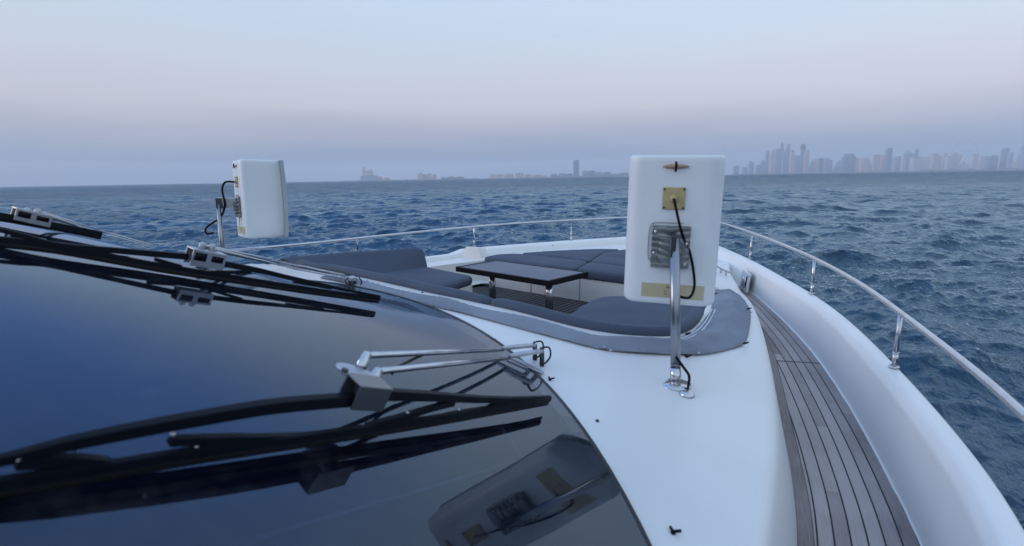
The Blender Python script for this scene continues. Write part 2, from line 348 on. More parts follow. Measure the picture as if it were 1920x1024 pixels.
# ------------------------------------------------------------------ sea
def build_sea():
    rng = np.random.default_rng(11)
    nr = 1900
    rad = 2.0 * (13500 / 2.0) ** (np.linspace(0, 1, nr))
    head = math.pi / 2 + YAW                     # azimuth of the view, measured from +x
    fine = np.linspace(-math.radians(58), math.radians(58), 940)
    coarse = np.linspace(math.radians(58), 2 * math.pi - math.radians(58), 60)[1:-1]
    th = np.concatenate([fine, coarse]) + head
    nt = len(th)
    Rg, Tg = np.meshgrid(rad, th, indexing='ij')
    X = Rg * np.cos(Tg) + CAM.x; Y = Rg * np.sin(Tg) + CAM.y; Z = np.zeros_like(X)
    dr = np.gradient(rad)[:, None]; DX = np.zeros_like(X); DY = np.zeros_like(X)
    cell = np.maximum(dr, Rg * (fine[1] - fine[0])) + 0 * Rg
    wind = head + math.radians(192)              # waves run towards the boat
    N = 170
    lam = np.exp(rng.uniform(math.log(0.35), math.log(34), N)); k = 2 * math.pi / lam
    kp = 2 * math.pi / 12.0
    Sk = k ** -1.05 * np.exp(-1.25 * (kp / k) ** 2)
    ang = wind + rng.normal(0, 0.42, N) * (0.6 + 0.5 * np.sqrt(k / kp).clip(0, 2.2))
    a = Sk * k ** -0.0; a = a / np.sqrt((a ** 2).sum() / 2) * 0.165
    ph = rng.uniform(0, 2 * math.pi, N)
    for i in range(N):
        w = np.clip((lam[i] / cell - 1.8) / 2.0, 0, 1)
        far_rows = np.where(w.max(axis=1) > 0)[0]
        if len(far_rows) == 0: continue
        e = far_rows[-1] + 1
        cx_, sy_ = math.cos(ang[i]), math.sin(ang[i])
        q = k[i] * (X[:e] * cx_ + Y[:e] * sy_) + ph[i]
        A = a[i] * w[:e]
        Z[:e] += A * np.sin(q)
        c = A * np.cos(q) * 1.0
        DX[:e] += c * cx_; DY[:e] += c * sy_
    # long low swell patches make groups of darker and lighter water
    X += DX; Y += DY; Z += SEA
    co = np.stack([X, Y, Z], -1).reshape(-1, 3).astype(np.float32)
    i, j = np.meshgrid(np.arange(nr - 1), np.arange(nt), indexing='ij'); j2 = (j + 1) % nt
    q = np.stack([i * nt + j, (i + 1) * nt + j, (i + 1) * nt + j2, i * nt + j2], -1).reshape(-1, 4)
    me = bpy.data.meshes.new('sea'); me.vertices.add(len(co)); me.vertices.foreach_set('co', co.ravel())
    me.loops.add(q.size); me.loops.foreach_set('vertex_index', q.ravel().astype(np.int32))
    me.polygons.add(len(q)); me.polygons.foreach_set('loop_start', np.arange(0, q.size, 4, dtype=np.int32))
    me.polygons.foreach_set('use_smooth', np.ones(len(q), dtype=bool))
    me.update(calc_edges=True)
    M = bpy.data.materials.new('sea_water'); M.use_nodes = True; n, l = M.node_tree.nodes, M.node_tree.links
    n.clear(); out = n.new('ShaderNodeOutputMaterial'); mxs = n.new('ShaderNodeMixShader')
    df = n.new('ShaderNodeBsdfDiffuse'); df.inputs['Color'].default_value = (0.007, 0.040, 0.084, 1)
    gl = n.new('ShaderNodeBsdfGlossy'); gl.inputs['Color'].default_value = (0.78, 0.93, 1.0, 1); gl.inputs['Roughness'].default_value = 0.06
    fr = n.new('ShaderNodeFresnel'); fr.inputs['IOR'].default_value = 1.36
    mn = n.new('ShaderNodeMath'); mn.operation = 'MINIMUM';   l.new(fr.outputs[0], mn.inputs[0])
    l.new(mn.outputs[0], mxs.inputs[0]); l.new(df.outputs[0], mxs.inputs[1]); l.new(gl.outputs[0], mxs.inputs[2]); l.new(mxs.outputs[0], out.inputs[0])
    t = n.new('ShaderNodeTexCoord')
    hts = []
    for sc_, amp, st in ((0.35, 5.0, 0), (1.6, 1.0, 0), (5.5, 0.42, 0)):
        mp_ = n.new('ShaderNodeMapping'); mp_.inputs['Rotation'].default_value = (0, 0, -(wind)); mp_.inputs['Scale'].default_value = (1, 0.45, 1)
        l.new(t.outputs['Object'], mp_.inputs[0])
        q1 = n.new('ShaderNodeTexNoise'); q1.inputs['Scale'].default_value = sc_; q1.inputs['Detail'].default_value = 4; q1.inputs['Roughness'].default_value = 0.55
        q1.inputs['Distortion'].default_value = 0.4
        l.new(mp_.outputs[0], q1.inputs['Vector']); k_ = n.new('ShaderNodeMath'); k_.operation = 'MULTIPLY'; k_.inputs[1].default_value = amp
        l.new(q1.outputs['Fac'], k_.inputs[0]); hts.append(k_.outputs[0])
    ad_ = n.new('ShaderNodeMath'); l.new(hts[1], ad_.inputs[0]); l.new(hts[2], ad_.inputs[1])
    # the longer bump waves only take over where the mesh itself can no longer carry them
    cd = n.new('ShaderNodeVectorMath'); cd.operation = 'DISTANCE'; cd.inputs[1].default_value = tuple(CAM); l.new(t.outputs['Object'], cd.inputs[0])
    fa = n.new('ShaderNodeMapRange'); fa.inputs['From Min'].default_value = 60; fa.inputs['From Max'].default_value = 400; l.new(cd.outputs['Value'], fa.inputs['Value'])
    fc_ = n.new('ShaderNodeMapRange'); fc_.inputs['From Min'].default_value = 40; fc_.inputs['From Max'].default_value = 300; fc_.inputs['To Min'].default_value = 0.68; fc_.inputs['To Max'].default_value = 0.36
    l.new(cd.outputs['Value'], fc_.inputs['Value']); l.new(fc_.outputs[0], mn.inputs[1])
    fm = n.new('ShaderNodeMath'); fm.operation = 'MULTIPLY'; l.new(hts[0], fm.inputs[0]); l.new(fa.outputs[0], fm.inputs[1])
    ad2 = n.new('ShaderNodeMath'); l.new(ad_.outputs[0], ad2.inputs[0]); l.new(fm.outputs[0], ad2.inputs[1]); ad_ = ad2
    bp = n.new('ShaderNodeBump'); wp = n.new('ShaderNodeTexNoise'); wp.inputs['Scale'].default_value = 0.06; wp.inputs['Detail'].default_value = 3; l.new(t.outputs['Object'], wp.inputs['Vector'])
    wm = n.new('ShaderNodeMapRange'); wm.inputs['From Min'].default_value = 0.35; wm.inputs['From Max'].default_value = 0.65; wm.inputs['To Min'].default_value = 0.10; wm.inputs['To Max'].default_value = 0.32
    l.new(wp.outputs['Fac'], wm.inputs['Value']); l.new(wm.outputs[0], bp.inputs['Distance'])
    l.new(ad_.outputs[0], bp.inputs['Height']); l.new(bp.outputs[0], gl.inputs['Normal']); l.new(bp.outputs[0], df.inputs['Normal']); l.new(bp.outputs[0], fr.inputs['Normal'])
    link('sea', me, M)['kind'] = 'structure'
build_sea()

# ------------------------------------------------------------------ yacht: hull, bulwark, decks
yacht = empty('motor_yacht', (0, 3, -1.6), 'white motor yacht filling the foreground, with teak side deck, bow lounge and dark windshield', 'yacht')
# side deck in teak: outer edge traced along the bulwark foot, inner edge along the coachroof
TZ = -1.60
def TD(u, v): return -1.53 + 0.0355 * max(0, min(v, 7.6) - 3)
def onT(x, y): return on(x, y, TD)
t_out = [V((3.50, -3.2, TZ)), V((3.53, 0, TZ)), V((3.50, 1.6, TZ))] + [onT(x, y) for x, y in ((1734, 1024), (1692, 936), (1651, 857), (1602, 775), (1542, 682), (1512, 645), (1477, 609), (1441, 572), (1404, 544), (1372, 529))]
t_in = [V((3.12, -3.2, TZ)), V((3.12, 0, TZ)), V((3.07, 1.4, TZ))] + [onT(x, y) for x, y in ((1505, 1024), (1490, 902), (1479, 846), (1452, 719), (1445, 686), (1432, 626), (1419, 596), (1402, 568), (1385, 549), (1371, 530))]
def relax(P, k):
    for _ in range(k): P = [P[0]] + [(P[i - 1] + P[i] * 2 + P[i + 1]) / 4 for i in range(1, len(P) - 1)] + [P[-1]]
    return P
def todeck(P): return [V((p.x, p.y, TD(p.x, p.y))) for p in P]
to = todeck(relax(resample(smooth_path(t_out), 160), 60))
ti_s = todeck(relax(resample(smooth_path(t_in), 160), 30))
def u_at(pl, v):
    for a, b in zip(pl, pl[1:]):
        if (a.y - v) * (b.y - v) <= 0 and a.y != b.y: return a.x + (b.x - a.x) * (v - a.y) / (b.y - a.y)
    return pl[-1].x
tm = MB(); rows = []; uvs = []; L = 0
for i, p in enumerate(to):
    if i: L += (p - to[i - 1]).length
    n_ = perp(to, i)
    # run inboard along the local normal until the inner edge
    d = 0.0
    while d < 1.2:
        q = p - n_ * d
        if q.x < u_at(ti_s, q.y) or d > 1.1: break
        d += 0.004
    rows.append(todeck([p - n_ * (d * k / 8) for k in range(9)])); uvs += [(d * k / 8, p.y) for k in range(9)]
tm.loft(rows); tm.uv = uvs
tm.build('side_deck', TEAK, yacht)
# narrow margin board along the coachroof foot
mg = MB(); rows = []; uv = []
tis = ti_s[::1]
for i, p in enumerate(tis):
    n_ = perp(tis, i); w = 0.045 if p.y < 4.6 else max(0.002, 0.045 * (1 - (p.y - 4.6) / .5))
    rows.append([p - n_ * 0.01 + V((0, 0, .004)), p + n_ * w + V((0, 0, .004)), p + n_ * (w + .006) + V((0, 0, .004))]); uv += [(0.012, p.y * .6 + 9), (0.0595, p.y * .6 + 9), (0.066, p.y * .6 + 9)]
mg.loft(rows[:140]); mg.uv = uv[:140 * 3]; mg.build('margin_board', TEAK, yacht)

def cap(*pts): return [at(x, y, -1.08) for x, y in pts]
star = [V((3.62, -3.2, -1.08)), V((3.68, -1, -1.08)), V((3.66, 1.0, -1.08))] + cap((1920, 968), (1846, 870), (1771, 779), (1696, 699), (1621, 624), (1570, 581), (1521, 548), (1467, 518), (1406, 485), (1340, 457))
tip = [V((0.30, 9.28, -1.075)), V((-0.12, 9.62, -1.07)), V((-0.50, 9.42, -1.075))]
port = [V((-0.95, 8.91, -1.08)), V((-1.48, 8.08, -1.08)), V((-2.02, 7.05, -1.08)), V((-2.40, 6.30, -1.08)), V((-2.62, 5.6, -1.09)), V((-2.86, 4.6, -1.09)), V((-3.05, 3.3, -1.09)), V((-3.2, 1.5, -1.08)), V((-3.28, -1, -1.08)), V((-3.28, -3.2, -1.08))]
capline = relax(resample(smooth_path(star + tip + port, 10), 240), 14)   # counter-clockwise: bow to port
def capw(i):
    p = capline[i]
    if p.x < -0.5 and p.y > 5.95: return 0.24
    if p.x > 0 and p.y < 7.6: return 0.082
    return 0.15
def capz(p):
    if p.x < -1 and p.y < 6.0: return -0.055
    if p.x < -1 and p.y < 6.12: return -0.055 * (6.12 - p.y) / .12
    return 0.0
prof = []
for i, p in enumerate(capline):
    n_ = perp(capline, i)                # points outboard
    w = capw(i); dz = capz(p); y = p.y; fl = 0.25 + 0.9 * max(0, (y - 2) / 8) ** 1.3
    if y > 8.2: fl *= 1 - 0.35 * (y - 8.2) / 1.5
    P_ = lambda off, z: V((p.x, p.y, 0)) + n_ * off + V((0, 0, z))
    z0 = p.z + dz
    row = [P_(-fl - .15, SEA - 0.5), P_(-fl * 0.9, SEA + 0.3), P_(-fl * 0.6, -3.4), P_(-fl * 0.25, -2.2), P_(0.005, -1.42), P_(0.03, -1.36), P_(0.03, -1.30), P_(0.0, -1.26), P_(0.0, z0 - 0.05),
           P_(-0.003, z0 - 0.012), P_(-0.010, z0 - .002), P_(-0.022, z0 + .001), P_(-w + .02, z0 + 0.003), P_(-w + .006, z0 + .001), P_(-w - .004, z0 - 0.007), P_(-w - .022, z0 - 0.045), P_(-w - .026, z0 - 0.056)]
    zd = TD(0, y)
    fo = w + 0.10
    if p.x > 0.9 and y < 8.0:
        q = V((p.x, p.y, 0)); fo = max(w + .034, min((V((t.x, t.y, 0)) - q).length for t in to) - .004)
    g = fo - w
    row += [P_(-w - .026 - (g - .026) * .06, z0 - 0.075), P_(-w - .026 - (g - .026) * .78, zd + .045), P_(-w - .026 - (g - .026) * .86, zd + 0.018), P_(-w - .026 - (g - .026) * .95, zd + .006), P_(-fo, zd + 0.003), P_(-fo - .02, zd - .006), P_(-fo - .75, zd - .03)]
    if y > 8.3:
        k = min(1, (y - 8.3) / 1.2); row[-1] = P_(-fo - 0.75 + 0.6 * k, zd - .03)
    prof.append(row)
MB().loft([r_[:9] for r_ in prof]).build('hull', GEL, yacht)
MB().loft([r_[8:] for r_ in prof]).build('bulwark', GELB, yacht)
# ------------------------------------------------------------------ coachroof with the lounge recess cut out of it
edge_px = [(1408, 1024), (1426, 850), (1428, 750), (1424, 680), (1415, 620), (1406, 585), (1389, 553)]
o_star = [V((3.03, -3.2)), V((3.03, 0)), V((3.02, 0.9))]
for x, y in edge_px:
    p = onR(x, y); o_star.append(V((p.x, p.y)))
o_star += [V((1.72, 5.95)), V((1.46, 6.75)), V((1.27, 7.42)), V((1.0, 7.95)), V((0.6, 8.6)), V((0.1, 9.15))]
o_port = [V((-0.35, 9.1)), V((-0.85, 8.45)), V((-1.3, 7.75)), V((-1.78, 6.95)), V((-2.12, 6.3)), V((-2.20, 5.8)), V((-2.30, 5.0)), V((-2.5, 3.8)), V((-2.75, 2.6)), V((-2.9, 1.0)), V((-2.95, -3.2))]
outer3 = smooth_path([V((p.x, p.y, 0)) for p in o_star + o_port], 6)
outer3 = resample(outer3, 170)
outer = [(p.x, p.y) for p in outer3]
GU = 2.74
glass_edge = [(GU, -3.2 + 0.25 * k) for k in range(1, 18) if -3.2 + .25 * k < ve(GU) - .05]
glass_edge += [(GU - 2 * GU * k / 60, ve(GU - 2 * GU * k / 60)) for k in range(61)]
glass_edge += [(-GU, y) for x, y in reversed(glass_edge[:len(glass_edge) - 61])]
roll_px = [(640, 512), (681, 521), (792, 546), (896, 567), (977, 586), (1071, 611), (1141, 624), (1200, 629.5), (1256, 630), (1288, 622), (1308, 607), (1318, 590)]
aft = [onR(x, y) for x, y in roll_px]
recess = [V((-2.05, 4.6, 0)), V((-2.12, 3.5, 0)), V((-1.95, 2.95, 0)), V((-1.3, 2.74, 0))] + aft[1:] + [onR(1327, 570), V((1.80, 5.2, 0)), V((1.60, 5.6, 0)), V((1.35, 6.3, 0)), V((0.95, 7.1, 0)), V((0.3, 7.75, 0)), V((-0.3, 7.85, 0)), V((-0.95, 7.45, 0)), V((-1.45, 6.6, 0)), V((-1.75, 5.75, 0)), V((-1.92, 5.3, 0))]
recess = [V((p.x, p.y, 0)) for p in recess]
rec = [(p.x, p.y) for p in resample(smooth_path(recess + [recess[0]], 6), 120)[:-1]]
sheet(outer, [glass_edge, rec], R, 0.14).build('coachroof', GEL, yacht)
# rolled edge and side of the coachroof down to the deck
rows = []
for i, p in enumerate(outer3):
    n_ = perp(outer3, i); z = R(p.x, p.y); q = V((p.x, p.y, z))
    if p.x > 0.9 and p.y < 7.9:
        ft = V((u_at(ti_s, p.y) - 0.012, p.y, TD(0, p.y) - .02)) if p.y < 7.5 else V((p.x + .05, p.y, TD(0, p.y) - .02))
        if (ft - q).dot(n_) < 0.05: ft = q + n_ * .05; ft.z = TD(0, p.y) - .02
    else: ft = q + n_ * 0.12; ft.z = TD(0, p.y) - .02
    h = lambda a, zz: V((q.x + (ft.x - q.x) * a, q.y + (ft.y - q.y) * a, zz))
    rows.append([q, h(.10, z - .004), h(.24, z - .016), h(.36, z - .04), h(.44, z - .08), h(.52, z - .14), h(.94, TD(0, p.y) + .06), h(.985, TD(0, p.y) + .02), ft])
MB().loft(rows).build('coachroof_side', GEL, yacht)
# recess wall
FZ = -1.50
rr = [V((x, y, 0)) for x, y in rec]; rows = []
for k in range(len(rr) + 1):
    p = rr[k % len(rr)]; z = R(p.x, p.y); rows.append([V((p.x, p.y, z)), V((p.x, p.y, z - .3)), V((p.x, p.y, FZ - .02))])
MB().loft(rows).build('recess_wall', CREAM, yacht)
fl_ = sheet(rec, [], lambda u, v: FZ, 0.5); fl_.uv = [(x[0], x[1]) for x in fl_.v]
fl_.build('cockpit_floor', GRATE, yacht)
# cabin side below and above the glass aft of the photograph's frame
for s in (1, -1):
    rows = [[V((s * GU, y, RZ(s * GU, y))), V((s * GU, y, S(s * (GU), y)))] for y in [ve(GU) - .02 - k * .22 for k in range(20)]]
    MB().loft(rows).build('cabin_side', SEAL, yacht)
# windshield glass, its dark seal and the dashboard under it
glass = sheet(glass_edge, [], S, 0.10).build('windshield', GLASS, yacht)
gp = [V((x, y, S(x, y) + 0.001)) for x, y in glass_edge if y > 0.2]
rows = []
for i, p in enumerate(gp):
    n_ = perp(gp, i); rows.append([p - n_ * .014 + V((0, 0, .004)), p + V((0, 0, .006)), p + n_ * .010 + V((0, 0, -.012))])
MB().loft(rows).build('window_seal', SEAL, glass)
def DZ(u, v): return S(u, v) - 0.05
dash = sheet([(x * .995, y - .01) for x, y in glass_edge], [], lambda u, v: DZ(u, v) - .01, 0.2).build('dashboard', DASH, yacht)
def onD(px, py, h=0.0): return on(px, py, DZ, h)
def patch(name, px, h, m, th=.003, par=None):
    return MB().prism([onD(x, y, h) for x, y in px], (0, 0, th)).build(name, m, par or dash, smooth=False)
for a in ([(943, 805), (983, 861)], [(983, 861), (800, 916), (480, 1010)]):
    MB().tube([onD(x, y, .008) for x, y in a], .005, 6).build('dash_seam', DASHL, dash)

# ------------------------------------------------------------------ railing
def tube_obj(name, pts, r, m, par, n=14): return MB().tube(pts, r, n).build(name, m, par)
RL = -0.75
rail_px = [(1970, 830), (1920, 778), (1820, 690), (1690, 588), (1610, 531), (1527, 485), (1465, 458), (1410, 437), (1350, 418)]
rs = [V((3.60, -3.0, RL)), V((3.66, -1.0, RL)), V((3.66, .6, RL))] + [at(x, y, RL) for x, y in rail_px]
rt = [V((0.28, 9.22, RL)), V((-0.12, 9.52, RL)), V((-0.55, 9.42, RL))]
rp = [at(x, y, RL) for x, y in ((1170, 408), (1071, 413), (980, 418), (889, 425), (780, 435.5), (670, 447), (555, 459))]
rp = rp + [V((-3.02, 2.2, RL)), V((-3.1, 0.5, RL)), V((-3.1, -3.0, RL))]
railing = tube_obj('railing', smooth_path(rs + rt + rp, 10), 0.0165, STEEL, yacht)
def stanchion(tx, ty, bx, by, zb=-1.08, direct=None):
    a = at(tx, ty, RL) if direct is None else direct[0]; b = at(bx, by, zb) if direct is None else direct[1]
    if direct is None: b = V((a.x + (b.x - a.x) * .8, a.y + (b.y - a.y) * .8, zb + .01))
    d = (a - b); o = MB().tube([b, a - d.normalized() * .01], 0.0115, 12)
    o.tube([b, b + d * .27], 0.0140, 14); o.tube([b + d * .26, b + d * .285], 0.0160, 14)
    o.tube([b - V((0, 0, .004)), b + V((0, 0, .006))], 0.026, 18)
    o.build('stanchion', STEEL, railing)
for q in ((1689, 587, 1676, 690), (1527, 485, 1522, 552), (1410, 437, 1406, 486)): stanchion(*q)
for q in ((1071, 413, 1071, 453), (889, 425, 889, 461.5)): stanchion(*q)
stanchion(670, 447, 670, 477)
for a, b in ((V((-0.12, 9.52, RL)), V((-0.1, 9.5, -1.07))), (V((3.66, .6, RL)), V((3.6, .62, -1.08))), (V((-3.1, 1.2, RL)), V((-3.14, 1.2, -1.1)))): stanchion(0, 0, 0, 0, direct=(a, b))

# cleat and fairlead on the starboard bow
c0, c1 = at(1342, 499, -1.12), at(1371, 513, -1.12)
cl = MB().tube(smooth_path([c0 + V((0, 0, .012)), c0.lerp(c1, .2), c0.lerp(c1, .8), c1 + V((0, 0, .008))], 5), 0.011, 10)
for k in (.36, .68):
    q = c0.lerp(c1, k); cl.tube([q, q - V((0, 0, .07))], .012, 10); 
cl.build('cleat', STEELM, yacht)
fc = at(1398, 525, -1.40); fd = (at(1380, 512, -1.40) - at(1416, 538, -1.4)).normalized()   # along the bulwark
fd = V((-0.42, 0.9, 0)).normalized(); fn = V((-0.9, -0.42, 0.12)).normalized(); fu = fd.cross(fn).normalized()
fc = onT(1402, 545) + V((0, 0, .115)) + fn * .035
fr_ = MB()
for s in (-1, 1):
    fr_.box(fc + fu * (s * .095), fd * .18, fn * .014, fu * .022); fr_.box(fc + fd * (s * .155), fd * .024, fn * .014, fu * .105)
fair = fr_.build('fairlead', mat('polished_cast', (.75, .76, .78), .3, metal=.7), yacht, bevel=.006)
MB().box(fc - fn * .012, fd * .13, fn * .004, fu * .072).build('opening_shade', BLACK, fair, smooth=False)  # black plate standing in for the shade inside the fairlead slots
for s in (-.045, .05): MB().tube([fc + fd * s - fu * .08 + fn * .01, fc + fd * s + fu * .08 + fn * .01], .017, 12).build('roller', STEEL, fair)

# snap fasteners and cover hooks scattered on the white deck
def snap(px, py, hook=False, f=None, h=0.0):
    p = (f or onR)(px, py, h)
    if p is None: return
    b = MB().tube([p - V((0, 0, .002)), p + V((0, 0, .007))], [.0085, .006], 12)
    if hook: b.bar(p + V((0, 0, .006)), p + V((.022, .006, .014)), .008, .006); b.bar(p + V((0, 0, .006)), p + V((-.014, .012, .010)), .007, .005)
    b.build('snap_fastener', BLACK if hook else DSTEEL, yacht)
for x, y in ((821, 583), (861, 586), (910, 632), (1120, 790), (708, 536), (792, 549), (879, 562), (646, 527)): snap(x, y)
for x, y in ((923, 640), (1031, 713), (1262, 1000), (1287, 670)): snap(x, y, True)
for x, y in ((963, 461), (899, 468), (1037, 461)):
    p = at(x, y, -1.085); MB().tube([p, p + V((0, 0, .012))], .009, 10).build('snap_fastener', DSTEEL, yacht)

# ------------------------------------------------------------------ canvas cover strip over the coaming
co_out = [onR(x, y) for x, y in ((600, 522), (640, 530), (719, 552), (800, 573), (860, 587), (954, 612), (1047, 637), (1104, 652), (1148, 660), (1200, 665), (1256, 667), (1317, 667), (1367, 657), (1396, 645), (1405, 618), (1407, 590), (1401, 573), (1385, 553))]
co_in = [onR(x, y) for x, y in ((1337, 545), (1334, 580), (1323, 598), (1308, 617), (1291, 630), (1256, 639), (1200, 640), (1141, 636), (1094, 626), (977, 598), (860, 571), (792, 556), (720, 540), (640, 520))]
def ring2(pts): return [(p.x, p.y) for p in pts]
co = [(p.x, p.y) for p in smooth_path(co_out, 4)] + [(p.x, p.y) for p in smooth_path(co_in, 4)]
flat = lambda P: [V((p.x, p.y)) for p in resample([V((q_.x, q_.y, 0)) for q_ in smooth_path(P, 4)], 420)]
inn = flat(co_in); out_ = flat(co_out)
def dist_to(pl, q): return min((V((p[0], p[1])) - q).length for p in pl)
def CZ(u, v):
    q = V((u, v)); di = dist_to(inn, q); do = dist_to(out_, q); t = di / (di + do + 1e-6)
    wr = 0.006 * math.sin(9 * (u * .9 + v * 1.3) + 4 * math.sin(3.1 * v)) + .005 * math.sin(17 * (v - .35 * u) + 2 * math.sin(5 * u))
    fold = 0.009 * math.sin(t * 13 + 1.5 * math.sin(2.2 * u + v))
    return R(u, v) + 0.003 + (0.028 + 0.008 * math.sin(math.pi * min(1, t)) + (wr + fold) * 1.15) * min(1, min(di, do) / .07) ** .6
cv = sheet(co, [], CZ, 0.035)
cover = cv.build('canvas_cover', CANVAS)
s_ = cover.modifiers.new('th', 'SOLIDIFY'); s_.thickness = 0.003; s_.offset = 1
tag(cover, 'grey canvas cover strip snapped over the coaming behind the lounge, wrapping round to starboard', 'canvas cover')
for off in (0.006, 0.03):
    pp = smooth_path([onR(x, y, .022) for x, y in ((1255, 636), (1282, 632), (1306, 619), (1323, 599), (1333, 580))], 6)
    pp = [p + perp(pp, i) * off for i, p in enumerate(pp)]
    MB().tube(pp, .0045, 6).build('white_piping', STITCH, cover)
for x, y, hk in ((745, 560, 0), (1145, 658, 0), (1288, 669, 1), (1287, 627, 1), (1395, 645, 1), (1310, 663, 0), (1402, 580, 1), (1408, 586, 0), (1340, 552, 1), (962, 598, 0), (1134, 652, 0), (1010, 607, 0)):
    p = onR(x, y, .02); b = MB().tube([p, p + V((0, 0, .008))], [.009, .006], 10)
    if hk: b.bar(p + V((0, 0, .006)), p + V((.024, .010, .012)), .009, .006); b.bar(p + V((0, 0, .006)), p + V((.018, -.018, .010)), .008, .005)
    b.build('snap_fastener', BLACK if hk else STEELM, cover)

# ------------------------------------------------------------------ cushions
def cushion(name, poly, ztop, th, label, cat, group=None, m=VINYL, round_=.035, zf=None, crown=.012, piping=True):
    """upholstered slab with rounded edges over a plan outline"""
    P = [V((p[0], p[1], 0)) for p in poly]
    area = sum(P[i].x * P[(i + 1) % len(P)].y - P[(i + 1) % len(P)].x * P[i].y for i in range(len(P)))
    if area < 0: P.reverse()
    D = []
    for i in range(len(P)):            # densify
        a, b = P[i], P[(i + 1) % len(P)]; k = max(1, int((b - a).length / .06))
        D += [a.lerp(b, j / k) for j in range(k)]
    n = len(D)
    for _ in range(2): D = [(D[i - 1] + D[i] * 2 + D[(i + 1) % n]) / 4 for i in range(n)]
    c = sum(D, V((0, 0, 0))) / n
    def off(d):
        o = []
        for i in range(n):
            t = (D[(i + 1) % n] - D[i - 1]).normalized(); nn = V((t.y, -t.x, 0)); o.append(D[i] - nn * d)
        return o
    r_ = round_
    rows = []
    for d, z in ((.02, -th), (.004, -th + .012), (0, -th + .03), (0, -r_), (r_ * .08, -r_ * .6), (r_ * .3, -r_ * .3), (r_ * .65, -r_ * .08), (r_, 0)):
        rows.append([V((p.x, p.y, ztop + z)) for p in off(d)])
    mb = MB(); mb.loft([r2 + [r2[0]] for r2 in rows])
    last = [(p.x, p.y) for p in rows[-1]]
    cen = V((c.x, c.y))
    def topz(u, v):
        dd = min(math.hypot(u - a[0], v - a[1]) for a in last); return ztop + crown * min(1, dd / .18) ** .6 + .003 * math.sin(7 * u + 3 * math.sin(4 * v)) * min(1, dd / .1)
    tp = sheet(last, [], topz, .08); mb.add(tp.v, tp.f)
    me = bpy.data.meshes.new(name); me.from_pydata(mb.v, [], mb.f); bm = bmesh.new(); bm.from_mesh(me)
    bmesh.ops.remove_doubles(bm, verts=bm.verts, dist=.0015); bmesh.ops.recalc_face_normals(bm, faces=bm.faces); bm.to_mesh(me); bm.free()
    o = link(name, me, m); tag(o, label, cat, group)
    return o
def pxy(z, *pts): return [at(x, y, z) for x, y in pts]
PT = -1.10
# pad base: white box with door lines under the forward sunpad
A0, A1 = at(904.5, 482, PT), at(1092, 505, PT)
front_l, front_r = V((A0.x, A0.y, 0)), V((1.42, 5.26, 0))
dirf = V((1, -0.10, 0)).normalized()
fy = lambda u: A1.y + (u - A1.x) * (-0.075)
pad_front = [(-1.60, fy(-1.60)), (1.55, fy(1.55))]
bx = MB(); zb = PT - .115
bpoly = [V((-2.02, fy(-2.02) + .03, FZ)), V((1.62, fy(1.62) + .03, FZ)), V((1.2, 6.4, FZ)), V((.8, 7.1, FZ)), V((.2, 7.7, FZ)), V((-.3, 7.8, FZ)), V((-.9, 7.4, FZ)), V((-1.4, 6.6, FZ)), V((-1.95, 5.9, FZ))]
bx.prism(bpoly, (0, 0, zb - FZ)); padbase = bx.build('sunpad_base', CREAM, yacht, smooth=False)
for u in (-0.75, 0.02, 0.75):
    MB().box((u, fy(u) + .027, (FZ + zb) / 2 - .01), (.005, 0, 0), (0, .004, 0), (0, 0, .17)).build('panel_seam', mat('seam_grey', (0.35, 0.36, 0.38), .6), padbase, smooth=False)
# upright cream moulding where the port bulwark steps up beside the sunpad
def onY(px, py, y): d = ray(px, py); return CAM + d * (y / d.y)
MB().prism([onY(x, y, 5.98) for x, y in ((874, 462.5), (897, 463.5), (902, 478), (901, 512), (858, 512), (860, 482), (867, 470))], (-0.05, .22, -0.03)).build('step_moulding', CREAM, yacht, bevel=.012)
# cushions of the sunpad
s1a, s1b = at(973, 474.5, PT), at(1101, 489, PT)
s2b, s2a = at(1139, 483, PT), at(1078, 503, PT)
split_u0 = at(1085, 506, PT); X0 = (fy(at(1084, 504, PT).x))
def lerp2(a, b, t): return (a[0] + (b[0] - a[0]) * t, a[1] + (b[1] - a[1]) * t)
us = at(1080, 503, PT).x                      # where the fore-aft seam meets the front edge
mid = (s1b.x + .03, s1b.y)
sA = [(A0.x, A0.y), (us - .006, fy(us)), (mid[0] - .006, mid[1] - .006), (s1a.x, s1a.y - .01), (A0.x - .02, A0.y + .35)]
tipv = at(1118, 466.5, PT); tl = at(1029, 470.5, PT); tr_ = at(1167, 467, PT)
end2 = (mid[0] + (mid[0] - us) * 1.6, mid[1] + (mid[1] - fy(us)) * 1.25)
sB = [(s1a.x + .01, s1a.y + .006), (mid[0] - .006, mid[1] + .008), (end2[0], end2[1]), (tr_.x, tr_.y - .02), (tipv.x, tipv.y), (tl.x, tl.y)]
sC = [(us + .006, fy(us)), (1.50, fy(1.50)), (1.30, 5.95), (mid[0] + .006, mid[1] - .02)]
sD = [(mid[0] + .008, mid[1] - .004), (1.30, 5.97), (1.02, 6.75), (.45, 7.45), (tr_.x + .02, tr_.y - .02), (end2[0] + .012, end2[1])]
GP = 'grey sunpad cushions on the bow'
cushion('sunpad_cushion', sA, PT, .115, 'grey sunpad cushion behind the table with its left corner beside the white step', 'cushion', GP)
cushion('sunpad_cushion', sB, PT + .004, .115, 'grey sunpad cushion forming the far bow edge of the sunpad', 'cushion', GP)
cushion('sunpad_cushion', sC, PT - .003, .115, 'grey sunpad cushion between table corner and large antenna, its thick front edge showing', 'cushion', GP)
cushion('sunpad_cushion', sD, PT + .002, .115, 'grey sunpad cushion furthest starboard, mostly hidden behind the large white antenna', 'cushion', GP)
